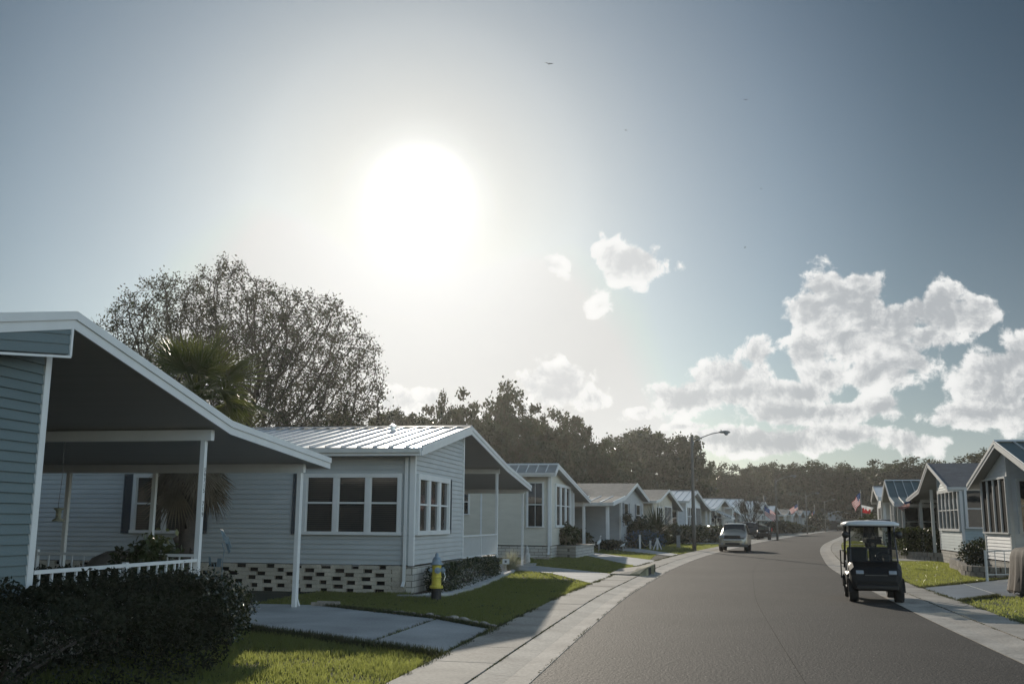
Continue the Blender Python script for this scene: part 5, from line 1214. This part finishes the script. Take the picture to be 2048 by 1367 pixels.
# splash blocks, statue, ornaments
for x,y,lb,sx in ((-7.75,20.55,'small concrete splash block at the foot of the nearest carport post',.5),(-7.5,48.6,'small concrete splash block under the cream house downspout',.7)):
    mb=MB().use('stone'); mb.extr([(x-sx/2,y-.15,.01),(x+sx/2,y-.1,.01),(x+sx/2,y+.2,.01),(x-sx/2,y+.15,.01)],(0,0,.05)); mb.box((x-sx/2,y-.17,.0),(x+sx/2,y-.12,.11)); mb.box((x-sx/2,y+.17,.0),(x+sx/2,y+.22,.11)); tag(mb.build('splash_block'),lb,'splash block')
mb=MB().use('ceramic'); mb.box((-7.2,41.1,0),(-6.62,41.6,.11)); mb.smooth=True; mb.lathe((-6.98,41.35,0),[(.12,.11),(.15,.2),(.13,.35),(.15,.45),(.09,.52),(.075,.56),(.10,.62),(.085,.70),(.03,.80),(.01,.86)],14)
tag(mb.build('garden_statue'),'small pale garden statue on a slab beside the second carport post','statue')
mb=MB().use('white'); mb.tube([(-6.55,34.5,0),(-6.55,34.5,.36)],.01,5); mb.cbox((-6.55,34.49,.44),(.24,.015,.17),rx=-.15); mb.use('shutter').cbox((-6.555,34.478,.44),(.07,.004,.07),rx=-.15)
tag(mb.build('garden_sign'),'little white plaque on a stake in the low clipped hedge','sign')
g=empty('garden_ornament',(-8.35,17.0,0),0,'pale blue butterfly ornament on a bent stake above the dark bush','ornament')
MB().use('butter').tube([(0,0,0),(-.02,0,1.0),(.0,0,1.25),(-.05,0,1.38)],.008,5).build('stake',g)
mb=MB().use('butter'); 
for P_ in ([(-.10,0,1.62),(-.05,.02,1.60),(.04,.02,1.44),(-.02,0,1.42)],[(-.03,0,1.50),(.05,.03,1.49),(.13,.02,1.30),(.06,0,1.27)],[(.02,0,1.38),(.08,0,1.36),(.12,0,1.22),(.08,.0,1.20)]): mb.extr(P_,(0,.012,0))
mb.build('wings',g)
g=empty('garden_ornament',(-8.42,16.8,0),0,'small blue glass tag standing at the top edge of the glossy bush','ornament'); MB().use('butter').tube([(0,0,0),(0,0,1.02)],.008,5).build('stake',g)
mb=MB().use('butter'); mb.extr([(-.11,0,1.0),(-.06,0,.97),(-.08,0,1.14),(-.12,0,1.15)],(0,.01,0)); mb.extr([(.03,0,.97),(.12,0,.97),(.13,0,1.12),(.05,0,1.12)],(0,.01,0)); mb.build('glass_tag',g)
g=empty('bird_feeder',(-11.0,16,0),0,'small hanging bird feeder on a thin cord beneath the nearest carport roof','bird feeder')
MB().use('black').tube([(0,0,3.15),(.01,0,2.5),(-.02,0,2.0),(0,0,1.97)],.006,4).build('cord',g)
mb=MB().use('straw'); mb.smooth=True; mb.lathe((0,0,0),[(.09,1.97),(.08,1.95),(.045,1.92),(.045,1.80),(.10,1.76),(.10,1.74)],12); mb.build('cup',g)
mb=MB().use('cover'); mb.smooth=True; mb.lathe((-10.6,17.3,0),[(.62,0),(.64,.5),(.60,.85),(.45,1.08),(.2,1.2),(.02,1.22)],20); tag(mb.build('covered_grill'),'rounded grey covered grill behind the nearest porch railing','grill')
# railing of the low porch behind the first
rr0=empty('porch_railing',(-12.2,17.2,0),0,'short white railing at the back of the nearest carport','railing'); mb=MB().use('white'); mb.box((0,-.03,1.12),(3.2,.03,1.17)); 
for k in range(14): mb.box((k*.24,-.012,.3),(k*.24+.022,.012,1.12))
mb.box((-.05,-.04,0),(.03,.04,1.22)); mb.build('rail',rr0)
# chain fence posts in front of the grey house
PS=[(-5.35,75.5,.62),(-3.93,68.86,.92),(-3.25,69.18,.55),(-2.74,68.15,.72)]
cf=empty('chain_fence',(0,0,0),0,'white posts linked by a drooping rope in front of the grey house','rope fence')
for i,(x,y,h) in enumerate(PS):
    mb=MB().use('white'); mb.cbox((x,y,h/2),(.12,.12,h)); mb.cbox((x,y,h+.02),(.15,.15,.04))
    if i==3: mb.tube([(x-.28,y,0),(x,y,h)],.045,6); mb.tube([(x+.28,y,0),(x,y,h)],.045,6)
    mb.build('post',cf)
mb=MB().use('straw')
for (a,b) in zip(PS,PS[1:]):
    A=Vector((a[0],a[1],a[2]-.08)); B=Vector((b[0],b[1],b[2]-.08)); mb.tube([A.lerp(B,t/10)+Vector((0,0,-.42*math.sin(math.pi*t/10))) for t in range(11)],.022,5)
mb.build('rope',cf)
def heron(label,loc,rz,s=1,name='bird_statue'):
    mb=MB().use('white'); mb.smooth=True
    rings=[]
    for x,z,r in ((-.22,.36,.012),(-.14,.40,.05),(0,.46,.085),(.10,.50,.07),(.15,.58,.035),(.14,.68,.025),(.17,.74,.03),(.21,.75,.03),(.30,.73,.006)): rings.append([Vector((x,math.cos(6.2832*k/8)*r,z+math.sin(6.2832*k/8)*r)) for k in range(8)])
    mb.loft(rings); mb.tube([(0,.03,.40),(.01,.03,0)],.012,5); mb.tube([(0,-.03,.40),(.01,-.03,0)],.012,5)
    o=mb.build(name); o.location=loc; o.rotation_euler=(0,0,rz); o.scale=(s,)*3; tag(o,label,'garden bird'); return o
heron('small white bird statue on the lawn below the chain fence',(-4.61,62.65,0),.3,.9); heron('white bird statue leaning among the rust coloured shrubs',(-6.1,62.8,0),1.2,1.25)
tag(MB().use('white').lathe((-6.17,58.9,0),[(.08,0),(.08,.44),(.05,.48)],10).build('marker_post'),'short round white marker post beside the cream house driveway','marker')
tag(MB().use('polemetal').cbox((-1.49,74.1,.42),(.28,.24,.84),taper=.92).cbox((-1.49,74.1,.86),(.32,.28,.05)).build('utility_pedestal',bevel=.02),'grey green utility pedestal on the grass left of the tall lamp','utility box')
g=empty('hanging_basket',(-4.95,71.5,0),0,'dark hanging flower basket at the corner of the grey house','basket'); MB().use('black').tube([(-.3,0,2.75),(0,0,2.75),(0,0,2.3)],.012,4).build('bracket',g)
rng=np.random.default_rng(5); quads_obj('foliage',leaves(lump(500,(0,0,2.05),(.36,.36,.42),.8,.2),.13,.6),['leaf_dark'],None,g)
g=empty('lantern_post',(1.87,118,0),0,'dark twin lantern garden post left of the striped awning','lantern'); MB().use('black').tube([(0,0,0),(0,0,2.1)],.07,8).build('post',g)
for sx in (-.32,.32,0):
    mb=MB().use('black'); z=2.0 if sx else 2.3; mb.tube([(0,0,1.8),(sx,0,1.85),(sx,0,z-.1)],.03,5); mb.lathe((sx,0,0),[(.07,z-.1),(.15,z+.2),(.19,z+.22),(.03,z+.36)],8); h=mb.build('lantern',g)
# awnings on the far left houses
def awning(H,u0,u1,z1,z0,out,m='awning'):
    mb=MB().use(m); mb.extr([(-.02,u0,z1),(-out,u0,z0),(-out,u0,z0-.22),(-out+.04,u0,z0-.2),(-.02,u0,z1-.05)],(0,u1-u0,0)); mb.use('white').tube([(-out,u0,z0),(0,u0,z0-.1)],.03,4); mb.tube([(-out,u1,z0),(0,u1,z0-.1)],.03,4); H.part(mb,'awning')
awning(FARH[0],1.5,5.5,3.5,2.5,2.6); awning(FARH[0],7,11,3.5,2.5,2.0); awning(FARH[1],4,9,3.6,2.5,2.2,'white')
# ---------------------------------------------------------------- flags
def flag(label,loc,hoist,fly,drop,s=1,kind='stars',rz=0,seed=1):
    """cloth hung from a hoist edge; fly = horizontal reach, drop = how far its end sags"""
    nu,nv=26,13; rr=random.Random(seed); vs=[];fs=[];ms=[]
    for j in range(nv+1):
        for i in range(nu+1):
            u=i/nu; v=j/nv
            x=-fly*u*(1-.25*v)+.06*math.sin(u*9+v*4+seed); z=-hoist*v-drop*u**1.1*(1-.2*v); y=.12*math.sin(u*11+v*3+seed)*u+.05*math.sin(v*7+u*5)
            vs.append((x,y,z))
    mb=MB(); mb.mats=['red','fwhite','fblue']; mb.v=vs
    for j in range(nv):
        for i in range(nu):
            a=j*(nu+1)+i; mb.f.append((a,a+1,a+nu+2,a+nu+1))
            if kind=='stars': c=2 if (i<nu*.4 and j<7) else j%2
            else: c=0 if j+2*math.sin(i*.7)>nv*.45 else 1
            mb.m.append(c); mb.sm.append(True)
    if kind=='stars':
        mb.use('fwhite'); mb.cur=1
        for j in range(5):
            for i in range(6):
                p=Vector(vs[int((j+.9)*1.2)*(nu+1)+int((i+.6)*1.6)])
                for dy in (-.012,.012):
                    q=[(p.x+math.cos(1.5708+k*math.pi/5)*(.026 if k%2==0 else .011),p.y+dy,p.z-.03+math.sin(1.5708+k*math.pi/5)*(.026 if k%2==0 else .011)) for k in range(10)]; mb.poly(q)
    o=mb.build('flag',fixn=False); o.location=loc; o.scale=(s,)*3; o.rotation_euler=(0,0,rz); tag(o,label,'flag'); return o
def flagpole(label,x,y,h,r=.035):
    mb=MB().use('polemetal'); mb.smooth=True; mb.tube([(0,0,0),(0,0,h*.5),(0,0,h)],[r*1.3,r,r*.7],8); mb.lathe((0,0,h),[(r*.5,0),(r*1.6,.05),(r*1.6,.1),(.01,.15)],8); o=mb.build('flag_pole'); o.location=(x,y,0); return tag(o,label,'flag pole','flag poles in front gardens')
flagpole('tall flag pole on the right side of the street, over the black cart',16.6,110,5.15); flag('large striped flag with blue corner hanging diagonally from the right pole',(16.55,110,5.0),1.15,.85,1.0,1.0,rz=.2,seed=2)
flag('torn looking red and white flag below the large striped one',(16.65,109.9,3.72),.75,-1.1,.25,1.0,'two',rz=.15,seed=5)
flagpole('nearest flag pole of the left row, above the tan golf cart',11.76,190,6.6,.06); flag('drooping striped flag on the nearest pole of the left row',(11.8,190,4.9),1.6,-2.4,1.7,1.0,rz=.3,seed=3)
flagpole('middle flag pole of the left row, near the third street lamp',21.45,230,6.5,.07); flag('pale flag streaming left from the middle pole',(21.4,230,6.0),1.2,1.9,1.3,1.0,rz=.1,seed=4)
flagpole('last flag pole of the left row, by the pale tipped bush',27.06,250,6.1,.07); flag('limp flag on the last pole of the left row',(27.0,250,4.9),1.3,.8,1.4,1.0,rz=.1,seed=6)
flag('small striped flag hanging from the porch eave on the right',(11.42,58.5,3.12),.30,.62,.42,1.0,rz=-.5,seed=7)
# ---------------------------------------------------------------- right foreground: railing, covered cart
g=empty('railing',(8.95,34.75,0),R(14),'white metal railing with round post at the edge of the blue driveway','railing')
mb=MB().use('white'); mb.tube([(0,0,0),(0,0,1.0)],.045,10); mb.lathe((0,0,0),[(.08,0),(.08,.04)],10); mb.build('post',g)
mb=MB().use('white'); mb.tube([(0,0,.97),(4.2,0,1.06)],.022,8); mb.tube([(0,0,.24),(4.2,0,.30)],.018,6); mb.build('rail',g)
mb=MB().use('white')
for k in range(1,14): mb.tube([(k*.31,0,.25),(k*.31,0,.97+k*.006)],.012,6)
mb.build('balusters',g)
mb=MB().use('cover'); mb.smooth=True; rings=[]; n=72
for z,s_,fz in ((0.02,1.06,.10),(.12,1.05,.085),(.5,1.0,.05),(.95,.97,.025),(1.10,.93,.012),(1.18,.82,.004),(1.22,.5,.0)):
    r_=[]
    for k in range(n):
        a=6.2832*k/n; c_,s2=math.cos(a),math.sin(a); q=1/max(abs(c_)**5+abs(s2)**5,1e-6)**.2
        f=1+fz*math.sin(a*19+math.sin(a*7)*2)+fz*.6*math.sin(a*31+1); zz=z if z>.05 else .02+.05*(1+math.sin(a*19))
        r_.append(Vector((c_*q*.68*s_*f,s2*q*1.05*s_*f,zz)))
    rings.append(r_)
mb.loft(rings); o=mb.build('covered_trolley'); o.location=(8.62,27.9,.03); tag(o,'grey brown fabric cover draped over a boxy object at the right edge','cover')
# ---------------------------------------------------------------- birds in the sky
def bird(loc,s,rz,ph):
    mb=MB().use('bird'); mb.smooth=True
    rings=[]
    for y,r in ((-.20,.01),(-.12,.035),(0,.045),(.12,.03),(.2,.018),(.24,.005)): rings.append([Vector((math.cos(6.2832*k/8)*r,y,math.sin(6.2832*k/8)*r)) for k in range(8)])
    mb.loft(rings); mb.extr([(0,-.2,0),(.06,-.32,0),(-.06,-.32,0)],(0,0,.008))
    for sx in (-1,1): mb.extr([(sx*.03,.08,.01),(sx*.28,.12,.10+ph),(sx*.58,-.02,.04+ph),(sx*.3,-.04,.08+ph),(sx*.03,-.08,.01)],(0,0,.008))
    o=mb.build('bird'); o.location=loc; o.scale=(s,)*3; o.rotation_euler=(0,0,rz); return o
for (p,s,rz,ph,lb) in (((-6.17,42,22.2),.36,.4,.05,'largest of the dark birds, high in the sky right of the sun'),((-2.74,42,18.8),.16,1.0,.02,'small bird right of the bright sun glow'),((2.44,42,19.85),.18,.3,.06,'small bird high at the upper right of the sky'),((2.2,42,13.24),.15,2.0,.12,'tiny bird in the blue between the clouds'),((2.95,42,15.8),.13,.8,.0,'faint speck of a bird above the big cloud')):
    tag(bird(p,s,rz,ph),lb,'bird','birds gliding in the sky')
# ---------------------------------------------------------------- air
m,N,L=nt('haze'); N.remove(N['Principled BSDF']); pv=N.new('ShaderNodeVolumePrincipled')
pv.inputs['Color'].default_value=(.93,.93,.90,1); pv.inputs['Density'].default_value=HAZE; pv.inputs['Anisotropy'].default_value=HAZEG
L.new(pv.outputs[0],N['Material Output'].inputs['Volume']); M['haze']=m
mb=MB().use('haze').box((-520,-90,-1),(620,820,26)); tag(mb.build('haze'),kind='stuff')
